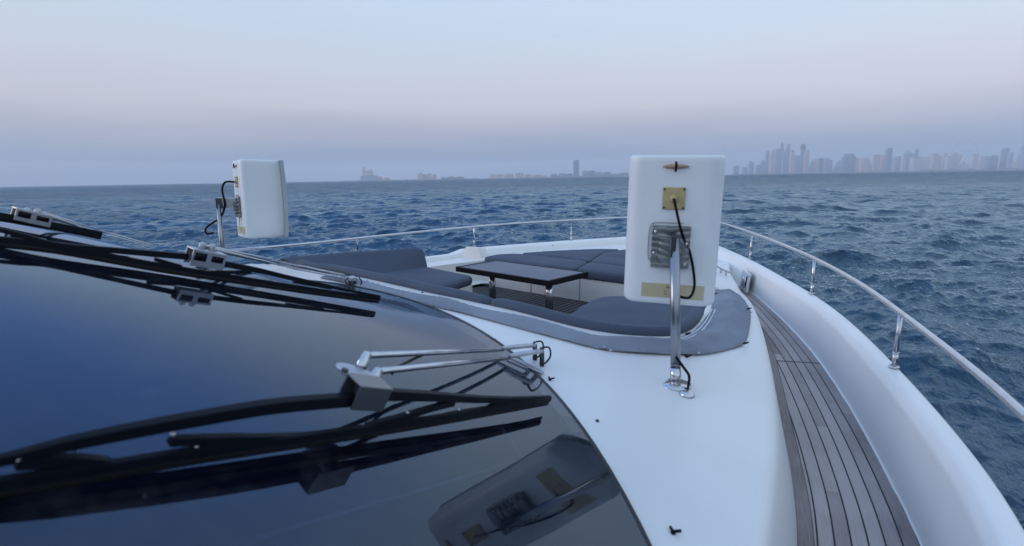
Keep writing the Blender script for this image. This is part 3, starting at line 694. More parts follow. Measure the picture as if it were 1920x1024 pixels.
# port sofa
ST = -1.10
j1, j2 = at(804, 500, ST), at(721, 514, ST); f1, f2 = at(892, 517, ST), at(833, 535, ST)
seat_poly = [(j1.x - .1, j1.y + .02), (f1.x - .02, f1.y), (f2.x, f2.y), (f2.x + .02, 3.3), (-1.0, 2.98), (-1.9, 3.1), (j2.x - .12, j2.y)]
cushion('seat_cushion', seat_poly, ST, .10, 'grey sofa seat cushion left of the table with rounded corner', 'cushion', round_=.045)
MB().prism([V((x, y, FZ)) for x, y in ((j1.x - .2, j1.y - .0), (f1.x - .03, f1.y - .03), (f2.x - .02, f2.y), (f2.x - .0, 3.2), (-1.9, 3.1), (-2.0, 4.0))], (0, 0, ST - .10 - FZ - .002)).build('sofa_base', CREAM, yacht, smooth=False)
# sofa backrest: swept rounded section, leaning outboard
bt = [at(793, 464, -.87), at(723, 469.5, -.87), at(669, 473, -.87), at(606, 477.5, -.87), at(567, 481, -.87), at(530, 485, -.87)]
bb = [at(803, 501, ST), at(762, 507, ST), at(721, 514, ST), at(690, 521, ST), at(660, 528, ST), at(640, 533, ST)]
bt = resample(smooth_path(bt, 6), 30); bb = resample(smooth_path(bb, 6), 30)
rows = []
for i in range(30):
    t_, b_ = bt[i], bb[i]; side = -perp(bt, i)         # outboard direction
    if side.x > 0: side = -side
    up = (t_ - b_); th = .13
    e = 1.0
    if i < 3: e = (.93, .98, 1)[i]
    base = b_ - V((0, 0, .04))
    T = base + (t_ - base) * e
    rows.append([base, base + (T - base) * .5 - side * .012, base + (T - base) * .86 - side * .006, base + (T - base) * .96 + side * .015, T + side * .045, T + side * .085 - V((0, 0, .006)), T + side * (th) - V((0, 0, .04)), base + side * th + V((0, 0, .05)), base + side * th])
bk = MB().loft(rows, True, True).build('backrest_cushion', VINYL, None, bevel=.012)
tag(bk, 'long grey sofa backrest cushion standing along the port side of the lounge', 'cushion')
# starboard seat cushion
sd_poly = [at(x, y, ST) for x, y in ((1052, 592), (1069, 587), (1086, 573), (1104, 563), (1120, 556), (1138, 553), (1165, 554))] 
sd_poly = [(p.x, p.y) for p in sd_poly] + [(1.40, 4.72), (1.72, 4.78), (1.93, 4.6), (2.02, 3.9), (1.98, 3.35), (1.6, 3.02), (1.05, 3.1), (.85, 3.3)]
cushion('seat_cushion', sd_poly, ST, .10, 'grey rounded seat cushion in the aft starboard corner under the large white antenna', 'cushion', round_=.04)
MB().prism([V((x * .97 + .05, y * .985 + .05, FZ)) for x, y in sd_poly], (0, 0, ST - .10 - FZ - .002)).build('corner_seat_base', CREAM, yacht, smooth=False)
# long padded rolls along the aft coaming
def roll(px_top, px_bot, label):
    a = [at(x, y, -.90) for x, y in px_top]
    c = []
    for (x, yb), (x2, yt) in zip(px_bot, px_top): pass
    lo = [onR(x, y, .0) for x, y in px_bot]
    lo = resample(smooth_path(lo, 8), 60); rows = []
    for i, p in enumerate(lo):
        n_ = perp(lo, i)                                  # travelling to starboard: right = aft
        zr = R(p.x, p.y); P_ = lambda o, z: V((p.x, p.y, zr)) - n_ * o + V((0, 0, z))
        k = 1.0 if 2 < i < 57 else (.72, .9, .97)[min(i, 59 - i)]
        w, hh = .10, .052 * k
        rows.append([P_(.0, -.01), P_(-.004, .02 * k), P_(.008, hh * .8), P_(.03, hh), P_(.06, hh * .98), P_(.088, hh * .7), P_(.104, .01), P_(.112, -.10), P_(.125, -.24), P_(.03, -.26), P_(.01, -.05)])
    o = MB().loft(rows, True, True).build('padded_roll', VINYL2, None, smooth=True)
    tag(o, label, 'cushion', 'padded rolls along the aft edge of the lounge'); return o
roll([(0, 0)] * 7, [(522, 491.5), (560, 497.5), (620, 508.5), (681, 521), (792, 546), (860, 560), (915, 572)], 'grey padded roll on the left, running from the wiper pivot to the joint')
roll([(0, 0)] * 9, [(920, 573), (977, 586), (1071, 611), (1141, 624), (1200, 629.5), (1256, 630), (1288, 622), (1308, 607), (1319, 589)], 'grey padded roll on the right, curving round below the large white antenna')

# ------------------------------------------------------------------ table
TT = -1.05
tc_ = [at(862, 502, TT), at(922, 485.5, TT), at(1092, 509, TT), at(1040, 528, TT)]
table = empty('coffee_table', (-0.4, 4.8, FZ), 'low rectangular table with black rim and grey inlaid top on chrome legs', 'table')
cen = sum(tc_, V((0, 0, 0))) / 4
ex = ((tc_[2] - tc_[1]) + (tc_[3] - tc_[0])).normalized(); ey = V((-ex.y, ex.x, 0))
hl = ((tc_[2] - tc_[1]).length + (tc_[3] - tc_[0]).length) / 4; hw = abs((tc_[1] - tc_[0]).dot(ey) + (tc_[2] - tc_[3]).dot(ey)) / 4
q = lambda a, b, z: cen + ex * a + ey * b + V((0, 0, z - TT))
tt = MB()
for s in (-1, 1):
    tt.box(q(0, s * (hw - .0175), TT - .03), ex * hl, ey * .0175, (0, 0, .03)); tt.box(q(s * (hl - .0175), 0, TT - .0302), ex * .0175, ey * (hw - .035), (0, 0, .0298))
tt.build('rim', mat('black_rim', (.003, .003, .006), .5, spec=.15), table, bevel=.003)
MB().box(q(0, 0, TT - .026), ex * (hl - .036), ey * (hw - .036), (0, 0, .022)).build('tabletop', mat('grey_top', (.055, .085, .14), .38, spec=.22, var=.12, coat=.2), table, smooth=False)
for s in (-.62, .62):
    o = MB().tube([q(s * hl, 0, FZ), q(s * hl, 0, TT - .06)], .043, 22)
    o.build('leg', STEEL, table)

# ------------------------------------------------------------------ panel antennas on poles
def antenna(C, yaw, tilt, W_, H_, D_, label, pole_top, pole_base, big):
    root = empty('panel_antenna', pole_base, label, 'antenna', 'white box antennas on chrome poles')
    # local frame: n = direction the box faces (away from its back), s = right seen from the back
    n_ = V((math.sin(yaw), math.cos(yaw), 0)); s_ = V((math.cos(yaw), -math.sin(yaw), 0)); up = V((0, 0, 1))
    up = (up + s_ * math.tan(tilt[0]) + n_ * math.tan(tilt[1])).normalized(); s_ = (s_ - up * s_.dot(up)).normalized(); n_ = up.cross(s_).normalized()
    T = lambda a, b, c: C + s_ * a + n_ * b + up * c         # C is the centre of the back face
    bm = bmesh.new(); vs = {}
    nz = 10
    rows = []
    def ring(c, shrink=0.0, dd=0.0):
        pts = []; r_ = .075 - shrink * .6; w = W_ / 2 - shrink; 
        k = 7
        bulge = .014 * (1 - (2 * c / H_) ** 2)
        for sx, a0 in ((-1, 0), (1, 1)):
            for j in range(k + 1):
                q_ = (math.pi / 2) * j / k
                if sx < 0: x = -w + r_ - r_ * math.cos(q_); y = r_ - r_ * math.sin(q_)
                else: x = w - r_ + r_ * math.sin(q_); y = r_ - r_ * math.cos(q_)
                pts.append(T(x, y + dd, c))
        pts.append(T(W_ / 2 * 1.0 - shrink, D_ * .5, c)); pts.append(T(w, D_ - .02 + bulge - dd, c)); pts.append(T(-w, D_ - .02 + bulge - dd, c)); pts.append(T(-w, D_ * .5, c))
        return pts
    zs = [(-H_ / 2, .03), (-H_ / 2 + .003, .016), (-H_ / 2 + .012, .005), (-H_ / 2 + .028, 0)] + [(-H_ / 2 + .03 + (H_ - .06) * j / 9, 0) for j in range(1, 10)] + [(H_ / 2 - .014, .0015), (H_ / 2 - .004, .006), (H_ / 2, .014)]
    body = MB().loft([ring(c, sh, sh * .8) for c, sh in zs], True, True).build('housing', BOXW, root)
    # front cover lip: slightly darker, bowed slab
    rows = []
    for j in range(13):
        c = -H_ / 2 + H_ * j / 12; bl = .014 * (1 - (2 * c / H_) ** 2); w = W_ / 2 + .006
        rows.append([T(-w, D_ - .018 + bl, c), T(w, D_ - .018 + bl, c), T(w, D_ + .022 + bl, c), T(w * .6, D_ + .04 + bl, c), T(-w * .6, D_ + .04 + bl, c), T(-w, D_ + .022 + bl, c)])
    MB().loft(rows, True, True).build('front_cover', mat('cover_grey', (.42, .46, .48), .5, var=.1), root, bevel=.004)
    e = -.004
    # cable plate with four screws
    g = MB().box(T(.0, e, H_ * .225), s_ * .053, n_ * .004, up * .053)
    pl = g.build('cable_plate', BEIGE, root, bevel=.003)
    MB().tube([T(0, e, H_ * .225), T(0, e - .02, H_ * .225)], [.022, .012], 14).build('gland', BEIGE, pl)
    for a in (-1, 1):
        for b in (-1, 1):
            MB().tube([T(a * .045, e, H_ * .225 + b * .045), T(a * .045, e - .007, H_ * .225 + b * .045)], .0055, 8).build('screw', DSTEEL, pl)
    # eyelet strip near the top
    ye = MB().tube([T(-.060, e, H_ * .43), T(-.045, e, H_ * .43), T(-.02, e, H_ * .43), T(.02, e, H_ * .43), T(.045, e, H_ * .43), T(.060, e, H_ * .43)], [.003, .008, .011, .011, .008, .003], 10).build('eyelet_strip', mat('brass_strip', (.42, .28, .2), .4, metal=.5), root)
    MB().tube([T(0, e - .012, H_ * .43 + .022), T(.002, e - .016, H_ * .43), T(0, e - .012, H_ * .43 - .024)], .006, 8).build('eye_bolt', BLACK, ye)
    # mounting bracket
    bz = .0 - H_ * .095
    br = MB().box(T(-.002, e - .008, bz), s_ * .090, n_ * .010, up * .104)
    bo = br.build('bracket_plate', HAMMER, root, bevel=.004)
    MB().box(T(-.002, e - .028, bz - .02), s_ * .052, n_ * .016, up * .07).build('bracket_block', HAMMER, bo, bevel=.006)
    for a, b in ((.072, .02), (-.078, -.03), (.07, -.08), (-.076, .075)):
        MB().tube([T(a, e - .014, bz + b), T(a, e - .026, bz + b)], .008, 6).build('bolt', STEEL, bo)
    MB().tube(smooth_path([T(.05, e, bz + .118), T(-.05, e, bz + .118), T(-.085, e, bz + .116), T(-.104, e, bz + .095), T(-.108, e, bz), T(-.106, e, bz - .05), T(-.095, e, bz - .072), T(-.07, e, bz - .076)], 5), .0022, 6).build('wire_clip', STEELM, root)
    # label at the foot of the back face
    lb = MB().box(T(.02, e + .0035, -H_ * .40), s_ * .150, n_ * .0015, up * .036).build('label', STICK, root, smooth=False)
    tx = MB()
    for a, b, w in ((-.005, .020, .05), (-.028, -.002, .022), (-.002, -.004, .018), (.02, .0, .026), (-.015, -.017, .05)):
        for j in range(int(w / .006)):
            if random.random() < .85: tx.box(T(.02 + a - w / 2 + j * .006 + .003, e - .001 + .0025, -H_ * .40 + b + random.uniform(-.0008, .0008)), s_ * random.uniform(.0014, .0026), n_ * .0006, up * (.0042 if w == .05 and b > 0 else .0022))
    tx.build('print', INK, lb, smooth=False)
    # pole and cable
    d = pole_top - pole_base
    po = MB().tube([pole_base, pole_top], .0235 if big else .022, 24)
    po.tube([pole_base + d * .14, pole_base + d * .145], .0255, 24)
    pole = po.build('pole', POLE, root)
    MB().tube([pole_base - V((0, 0, .004)), pole_base + V((0, 0, .006))], .072, 32).build('pole_flange', STEEL, root)
    MB().tube([pole_base + d * 0, pole_base + d * .12], .0265, 24).build('pole_socket', STEEL, root)
    MB().box(pole_top - d * .06 + (T(0, 0, 0) - C) + (C - pole_top).normalized() * .03, s_ * .012, n_ * .055, up * .05).build('clamp', DSTEEL, root, bevel=.003)
    pts = [T(0, e - .02, H_ * .225), T(.012, e - .035, H_ * .17), T(.03, e - .03, H_ * .08), T(.042, e - .028, bz + .09), T(.06, e - .016, bz + .04), T(.09, e - .012, bz - .02), T(.115, e - .02, bz - .12), T(.122, e - .03, bz - .19), T(.105, e - .05, bz - .235), T(.065, e - .06, bz - .235), T(.02, e - .06, bz - .215)]
    if not big:
        pts = [T(0, e - .02, H_ * .225), T(-.02, e - .10, H_ * .22), T(-.03, e - .13, H_ * .12), T(-.02, e - .12, -.05), T(-.04, e - .16, -H_ * .22), T(-.06, e - .24, -H_ * .30), T(-.05, e - .30, -H_ * .36), T(-.03, e - .30, -H_ * .43), T(0, e - .24, -H_ * .42)]
    MB().tube(smooth_path(pts, 6), .0065 if big else .010, 10).build('cable', BLACK, root)
    return root, T
# starboard antenna, near
pb = onR(1267, 722); kb = (pb - CAM).dot(fw)
ptop = far(1265, 447, kb * .985)
kback = kb * .985 + .085
cb = far(1259.5, 436, kback)
H1 = 287 / FPX * kback * 0.985; W1_ = 172 / FPX * kback
A1r, TA = antenna(cb, math.radians(-19), (math.radians(1.6), math.radians(-2.0)), W1_, H1, .36, 'large white box antenna on a leaning chrome pole in front of the starboard seat', ptop, pb, True)
gl_p = onR(1288, 741)
gd = MB(); rows = []
for r_, z in ((.036, 0), (.034, .008), (.026, .018), (.014, .024), (.004, .025)):
    rows.append([gl_p + V((r_ * math.cos(a), r_ * math.sin(a), z)) for a in [2 * math.pi * k / 20 for k in range(20)]])
gd.loft(rows, True, True); gd.build('deck_gland', STEEL, A1r)
dd_ = ptop - pb
MB().tube(smooth_path([pb + dd_ * .20 + V((.012, -.02, 0)), far(1284, 692, kb * .99), far(1292, 705, kb * .985), far(1291, 722, kb * .98), gl_p + V((0, 0, .02))], 6), .0065, 10).build('lower_cable', BLACK, A1r)
# port antenna, far
KP = 5.35
pb2 = far(417, 486, KP); pb2 = V((pb2.x, pb2.y, 0)); 
pl_b = far(421, 520, KP); pl_t = far(409, 372, KP)
cb2 = far(447, 374, KP + .05)
A2r, TB = antenna(cb2, math.radians(15), (math.radians(-1.5), math.radians(1.5)), W1_ * 1.0, .775, .375, 'smaller looking white box antenna seen side on, left over the port sofa', pl_t, pl_b, False)
for a_, b_, w_, h_ in ((-.03, -.20, .012, .07), (.05, -.17, .006, .045), (-.06, .04, .02, .006)):
    MB().box(TB(a_, -.0012, b_), (TB(1, 0, 0) - TB(0, 0, 0)) * w_, (TB(0, 1, 0) - TB(0, 0, 0)) * .0008, (TB(0, 0, 1) - TB(0, 0, 0)) * h_).build('rust_stain', RUST, A2r, bevel=.0005)
MB().box((pl_t + cb2) / 2 + V((0, 0, -.04)), (cb2 - pl_t) * .5, (0, 0, .05), V((0, .03, 0))).build('mounting_arm', STEELM, A2r, bevel=.004)

# ------------------------------------------------------------------ wipers
PL = [None]
def onW(x, y, h):
    """the parked wipers stand along the glass, each in its own upright plane u = a + b v"""
    a, b = PL[0]; d = ray(x, y); t = (a - CAM.x) / (d.x - b * d.y); p = CAM + d * t
    lo = S(p.x, p.y) + min(h, .012); p.z = max(p.z, lo); return p
def wpath(pts): return [onW(*p) for p in pts]
def nrm(p):
    e = .02; dx = (S(p.x + e, p.y) - S(p.x - e, p.y)) / (2 * e); dy = (S(p.x, p.y + e) - S(p.x, p.y - e)) / (2 * e)
    return V((-dx, -dy, 1)).normalized()
def ribbon(mb, pts, w, h):
    """rectangular-section bar along a path, section upright to the glass"""
    ww = w if isinstance(w, (list, tuple)) else [w] * len(pts); hh = h if isinstance(h, (list, tuple)) else [h] * len(pts); rows = []
    for i, p in enumerate(pts):
        t = (pts[min(i + 1, len(pts) - 1)] - pts[max(i - 1, 0)]).normalized(); n_ = nrm(p); s_ = t.cross(n_).normalized()
        a, b = s_ * ww[i] / 2, n_ * hh[i] / 2
        rows.append([p - a - b, p + a - b, p + a * .75 + b, p - a * .75 + b])
    return mb.loft(rows, True, True)
def spread_w(n, a, b): return [a + (b - a) * math.sin(math.pi * i / (n - 1)) for i in range(n)]

def wiper(plane, name_label, blade, frameL, frameR, yokes, head, head_size, arms, pivot, clips, arm_r=.008, washer=None, k=1.0):
    PL[0] = plane
    p0 = onW(*head)
    root = bpy.data.objects.new('wiper', None); COL.objects.link(root); root.location = p0; root.parent = yacht; root.matrix_parent_inverse = Matrix.Translation(-yacht.location)
    root['label'] = name_label
    def sub(mb, name, m, **k):
        me_o = mb.build(name, m, None, **k); me_o.parent = root
        me_o.matrix_parent_inverse = (Matrix.Translation(-yacht.location) @ Matrix.Translation(p0)).inverted() @ Matrix.Translation(yacht.location) if False else Matrix.Translation(-p0)
        return me_o
    b = smooth_path(wpath(blade), 8); mb = MB(); ribbon(mb, [p + nrm(p) * .012 for p in b], .014 * k, .015 * k); sub(mb, 'blade', BLACK, smooth=False)
    mb = MB(); ribbon(mb, [p + nrm(p) * -.004 for p in b], .006, .022); sub(mb, 'blade_rubber', RUB)
    for fr in (frameL, frameR):
        if fr:
            f_ = smooth_path(wpath(fr), 6); n = len(f_); mb = MB(); ribbon(mb, f_, [k * (.025 - .013 * i / (n - 1)) for i in range(n)], [k * (.024 - .012 * i / (n - 1)) for i in range(n)]); sub(mb, 'bridge', BLACK, smooth=False, bevel=.002)
    for y in yokes:
        f_ = smooth_path(wpath(y), 5); mb = MB(); ribbon(mb, f_, .016 * k, .013 * k); sub(mb, 'yoke', BLACK, smooth=False)
    for c in clips:
        p = onW(*c); mb = MB().tube([p - V((0, 0, .002)), p + nrm(p) * .008], .0045, 10); sub(mb, 'rivet', STEELM)
    return root, p0, sub
# nearest wiper
root, p0, sub = wiper((2.25, -.07), 'long black wiper with two silver arms, nearest the camera',
    [(-140, 938, .02), (0, 922, .02), (170, 891, .02), (337, 862, .02), (500, 838, .02), (660, 815, .02), (824, 789, .02), (1029, 753, .018)],
    [(662, 748, .085), (520, 760, .085), (375, 783, .082), (250, 806, .074), (150, 826, .064), (96, 838, .055), (0, 862, .045), (-120, 880, .035)],
    [(706, 738, .085), (800, 742, .082), (900, 748, .068), (970, 748, .045), (1032, 745, .028)],
    [[(30, 868, .040), (139, 862, .045), (205, 868, .030)], [(318, 826, .05), (440, 822, .05), (480, 822, .045), (585, 818, .030)], [(367, 848, .03), (420, 838, .034), (590, 816, .03)],
     [(686, 800, .030), (750, 782, .042), (812, 764, .055), (850, 755, .06)], [(800, 790, .030), (860, 775, .036), (1010, 752, .03)], [(905, 770, .028), (935, 758, .036), (1000, 751, .03)]],
    (690, 735, .10), None, None, None,
    [(30, 868, .048), (139, 842, .056), (322, 818, .058), (365, 842, .04), (762, 777, .052), (859, 770, .045), (935, 755, .045), (970, 751, .04)], k=1.15)
def headbox(sub, cpx, h, L_, W2, H2, alongpx, mtl, name='head_bracket'):
    a = onW(cpx[0], cpx[1], h); b = onW(alongpx[0], alongpx[1], h); t = (b - a).normalized(); n_ = nrm(a); s_ = t.cross(n_).normalized()
    mb = MB(); 
    for sg in (-1, 1): mb.box(a + s_ * (sg * W2 / 2), t * (L_ / 2), s_ * .003, n_ * (H2 / 2))
    mb.box(a + n_ * (H2 / 2), t * (L_ / 2 + .001), s_ * (W2 / 2 + .003), n_ * .003)
    mb.box(a - n_ * .004, t * (L_ / 5), s_ * (W2 / 2 - .004), n_ * (H2 / 2 - .006))
    return sub(mb, name, mtl, bevel=.002, smooth=False), a, t, s_, n_
_, a, t, s_, n_ = headbox(sub, (685, 737), .090, .105, .056, .062, (740, 742), mat('bracket_grey', (.20, .21, .22), .3, metal=.8), )
# silver swan plate on top, with the two knuckles
pc = onS(676, 703, .128); pe = onS(722, 722, .128)
tt_ = (pe - pc).normalized(); nn = nrm(pc); ss = tt_.cross(nn).normalized(); ring = []
for k in range(24):
    q_ = 2 * math.pi * k / 24; ring.append(pc + tt_ * (.068 * math.cos(q_)) + ss * (.038 * math.sin(q_)))
sub(MB().prism([p - nn * .004 for p in ring], nn * .008), 'link_plate', STEELM, bevel=.002)
q0 = onS(646, 696, .136); sub(MB().tube([q0, q0 + nn * .006], .009, 12), 'plate_bolt', DSTEEL)
k1b, k1t = onS(676, 690, .13), onS(688, 664, .15)
k2b, k2t = onS(697, 718, .13), onS(709, 694, .15)
for a_, b_ in ((k1b, k1t), (k2b, k2t)):
    sub(MB().tube([a_, a_.lerp(b_, .9), b_], [.0145, .0145, .010], 16), 'knuckle', STEEL)
pv = onR(1002, 668, 0.0)
e1, e2 = onR(1003, 650, .07), onR(1016, 661, .07)
m1, m2 = onR(942, 656, .07), onR(955, 671, .07)
for k_, m_, e_, tg_ in ((k1t, m1, e1, 'a'), (k2t, m2, e2, 'b')):
    k_ = k_ - nn * .004
    sub(MB().tube([k_, k_.lerp(m_, .5), m_], .0095, 12), 'link_arm', STEEL)
    d = (e_ - m_).normalized(); mb = MB(); sdv = d.cross(V((0, 0, 1))).normalized()
    mb.prism([m_ - sdv * .010, m_ + d * .05 - sdv * .022, e_ - sdv * .018, e_ + d * .012, e_ + sdv * .016, m_ + d * .05 + sdv * .016, m_ + sdv * .010], V((0, 0, .016)))
    sub(mb, 'arm_head', STEELM, bevel=.004)
    sub(MB().tube([V((e_.x, e_.y, R(e_.x, e_.y))), e_ + V((0, 0, .01))], .012, 14), 'spindle', DSTEEL)
    sub(MB().tube(smooth_path([e_ + V((-.01, .0, .02)), e_ + V((.035, .01, .03)), e_ + V((.05, .0, -.01)), e_ + V((.03, -.02, -.045)), e_ + V((0, -.02, -.05))], 5), .0045, 8), 'washer_hose', RUB)
g0, g1 = onR(955, 668, .045), onR(1018, 700, .012)
sub(MB().bar(g0, g1, .030, .008), 'base_strap', STEELM, bevel=.002)
sub(MB().tube(smooth_path([onS(800, 662, .11), onS(770, 676, .10), onS(744, 690, .11), onS(735, 700, .12)], 4), .005, 8), 'hose_tie', RUB)

def small_wiper(plane, label, blade, fL, fR, yokes, head, along, knobs, arms, clips, pivot_px):
    root, p0, sub = wiper(plane, label, blade, fL, fR, yokes, (head[0], head[1], head[2]), None, None, None, clips)
    _, a, t, s_, n_ = headbox(sub, head[:2], head[2], head[3], .055, head[4], along, STEELM)
    if s_.dot(CAM - a) < 0: s_ = -s_
    for sg, fz in ((-.26, .5), (.24, .4)): sub(MB().box(a + s_ * .0315 + t * (head[3] * sg) + n_ * (head[4] * .12), t * (head[3] * .17), s_ * .001, n_ * (head[4] * fz * .5)), 'opening_shade', BLACK)  # black plates on the solid bracket side stand in for shaded cutouts
    for (x, y, h) in knobs:
        q_ = onW(x, y, h); sub(MB().tube([q_ - n_ * .03, q_ + n_ * .012, q_ + n_ * .02], [.011, .011, .007], 14), 'knuckle', mat('knob_pale', (.42, .43, .45), .35, metal=.6))
    for arm in arms:
        sub(MB().tube([onW(*arm[0])] + [onR(*q_) for q_ in arm[1:]], .0095, 10), 'link_arm', STEELM)
    if pivot_px:
        x, y = pivot_px; e_ = onR(x, y, .06)
        mb = MB().box(e_ + V((0, 0, -.005)), V((.045, -.022, 0)), V((.012, .022, 0)), V((0, 0, .014))); sub(mb, 'arm_head', STEELM, bevel=.004)
        for dx in (-.03, .02): sub(MB().tube([V((e_.x + dx, e_.y, R(e_.x, e_.y))), e_ + V((dx, 0, 0))], .016, 14), 'spindle', DSTEEL)
        for o_ in (-.10, .03): sub(MB().tube(smooth_path([e_ + V((o_, .0, .0)), e_ + V((o_ + .02, .0, -.05)), e_ + V((o_ + .06, 0, -.06)), e_ + V((o_ + .085, 0, -.02)), e_ + V((o_ + .06, 0, .01))], 5), .005, 8), 'washer_hose', RUB)
    return root
small_wiper((1.05, -.05), 'black wiper with silver arms in the middle of the windshield',
    [(-60, 446, .02), (0, 455, .02), (120, 470, .02), (300, 503, .02), (480, 531, .02), (600, 549, .02), (711, 564, .018)],
    [(352, 481, .095), (280, 475, .085), (200, 468, .07), (105, 459, .055), (40, 441, .045), (-60, 418, .045)],
    [(418, 494, .10), (480, 506, .095), (540, 520, .08), (600, 533, .06), (660, 546, .045), (713, 556, .03)],
    [[(100, 462, .07), (160, 474, .05), (240, 484, .035)], [(290, 486, .05), (340, 500, .03)], [(395, 511, .05), (470, 510, .06)], [(550, 528, .06), (620, 540, .05)]],
    (385, 485, .10, .13, .062), (430, 493), [(378, 463, .15), (397, 466, .15)],
    [[(379, 461, .155), (520, 489, .07), (645, 516, .06)], [(400, 468, .15), (520, 496, .05), (650, 523, .05)]],
    [(99, 460, .10), (122, 467, .06), (558, 528, .075), (632, 541, .055)], (660, 521))
small_wiper((.42, -.05), 'black wiper with silver arms farthest on the port side of the windshield',
    [(-100, 392, .03), (0, 408, .03), (60, 418, .03), (120, 429, .03), (190, 443, .03)],
    [(38, 412, .07), (0, 407, .07), (-60, 398, .06)],
    [(80, 420, .07), (120, 428, .05), (190, 441, .03)],
    [], (59, 408, .07, .115, .046), (90, 415), [(50, 399, .10), (69, 400, .10)],
    [[(75, 399, .12), (180, 429, .07), (288, 460, .05)], [(90, 406, .11), (180, 434, .05), (270, 458, .04)]], [], None)

# ------------------------------------------------------------------ far shore and skyline
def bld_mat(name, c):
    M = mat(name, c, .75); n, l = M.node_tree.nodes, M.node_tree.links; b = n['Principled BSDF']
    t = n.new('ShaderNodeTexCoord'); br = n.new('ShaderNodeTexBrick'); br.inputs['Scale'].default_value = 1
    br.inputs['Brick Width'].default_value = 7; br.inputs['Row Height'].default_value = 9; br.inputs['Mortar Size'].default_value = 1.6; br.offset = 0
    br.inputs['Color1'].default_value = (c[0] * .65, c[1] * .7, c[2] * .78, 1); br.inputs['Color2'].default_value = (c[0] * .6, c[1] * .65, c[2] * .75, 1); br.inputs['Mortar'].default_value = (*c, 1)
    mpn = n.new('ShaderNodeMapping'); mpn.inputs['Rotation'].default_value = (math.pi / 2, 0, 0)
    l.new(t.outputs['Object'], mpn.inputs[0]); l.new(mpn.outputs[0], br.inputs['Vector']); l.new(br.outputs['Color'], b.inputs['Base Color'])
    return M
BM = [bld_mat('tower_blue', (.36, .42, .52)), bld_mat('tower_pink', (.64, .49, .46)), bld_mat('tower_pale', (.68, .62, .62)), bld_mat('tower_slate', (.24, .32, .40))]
ROOFM = mat('roof_dark', (.12, .13, .15), .8)
LAND = mat('shore_land', (.12, .16, .18), .9, var=.3, vscale=.02)
SAND = mat('shore_pink', (.45, .34, .28), .8)
def horizon_y(px):
    d0 = ray(px, 334); # solve for z == 0
    return 512 - FPX * 0 + (lambda a, b: 0)(0, 0) + (-(512 - 512)) if False else (CY + FPX * (fw.z + (px - CX) / FPX * cr.z) / cu.z)
def tower(px0, px1, pytop, D, mi, shape, label, cat='tower', group='hazy skyline towers', name='skyline_tower'):
    pxm = (px0 + px1) / 2; hy = horizon_y(pxm)
    p = far(pxm, hy, D); w = (px1 - px0) / FPX * D; h = (hy - pytop) / FPX * D + 4
    base = V((p.x, p.y, SEA + .3)); ax = (cr * V((1, 1, 0)) if False else V((cr.x, cr.y, 0))).normalized(); ay = V((-ax.y, ax.x, 0)); dp = max(w * .8, 22)
    if w > 70: dp = w * .5
    root = empty(name, base, label, cat, group)
    def blk(w0, z0, z1, w1=None, d0=None, off=0.0, top_off=0.0):
        w1 = w0 if w1 is None else w1; d0 = dp if d0 is None else d0
        b = base + ax * off; t = base + ax * (off + top_off)
        return MB().add([b - ax * w0 / 2 - ay * d0 / 2 + V((0, 0, z0)), b + ax * w0 / 2 - ay * d0 / 2 + V((0, 0, z0)), b + ax * w0 / 2 + ay * d0 / 2 + V((0, 0, z0)), b - ax * w0 / 2 + ay * d0 / 2 + V((0, 0, z0)),
                         t - ax * w1 / 2 - ay * d0 * (w1 / w0) / 2 + V((0, 0, z1)), t + ax * w1 / 2 - ay * d0 * (w1 / w0) / 2 + V((0, 0, z1)), t + ax * w1 / 2 + ay * d0 * (w1 / w0) / 2 + V((0, 0, z1)), t - ax * w1 / 2 + ay * d0 * (w1 / w0) / 2 + V((0, 0, z1))],
                        [(0, 3, 2, 1), (4, 5, 6, 7), (0, 1, 5, 4), (1, 2, 6, 5), (2, 3, 7, 6), (3, 0, 4, 7)])
    m_ = BM[mi]
    if shape == 'point':
        blk(w, 0, h * .8).build('shaft', m_, root, smooth=False); blk(w * .72, h * .8, h * .9).build('upper_shaft', m_, root, smooth=False); blk(w * .5, h * .9, h, w * .04).build('spire', ROOFM, root, smooth=False)
    elif shape == 'crown':
        blk(w * .8, 0, h * .82, w * .7).build('shaft', m_, root, smooth=False); blk(w * .95, h * .82, h * .93).build('crown', ROOFM, root, smooth=False); blk(w * .4, h * .93, h).build('mast_block', ROOFM, root, smooth=False)
    elif shape == 'step':
        blk(w, 0, h * .86).build('shaft', m_, root, smooth=False); blk(w * .68, h * .86, h).build('upper_shaft', m_, root, smooth=False)
    elif shape == 'slope':
        b_ = blk(w, 0, h * .45); b_.build('shaft', m_, root, smooth=False); blk(w, h * .45, h, w * .35, top_off=w * .28).build('sloping_top', m_, root, smooth=False)
    elif shape == 'slant':
        o = blk(w, 0, h * .84); o.build('shaft', m_, root, smooth=False); blk(w * .7, h * .84, h, w * .25, off=-w * .1, top_off=-w * .15).build('slanted_top', m_, root, smooth=False)
    elif shape == 'round':
        mb = MB(); rows = []
        for z, k in ((0, 1), (h * .85, 1), (h * .93, .93), (h * .975, .78), (h, .5)):
            rows.append([base + ax * (math.cos(a) * w / 2 * k) + ay * (math.sin(a) * dp / 2 * k) + V((0, 0, z)) for a in [2 * math.pi * j / 18 for j in range(18)]])
        mb.loft(rows, True, True).build('shaft', m_, root)
    else:
        blk(w, 0, h).build('shaft', m_, root, smooth=False); blk(w * .4, h, h + min(6, h * .05), off=w * .1).build('roof_plant', ROOFM, root, smooth=False)
    return root
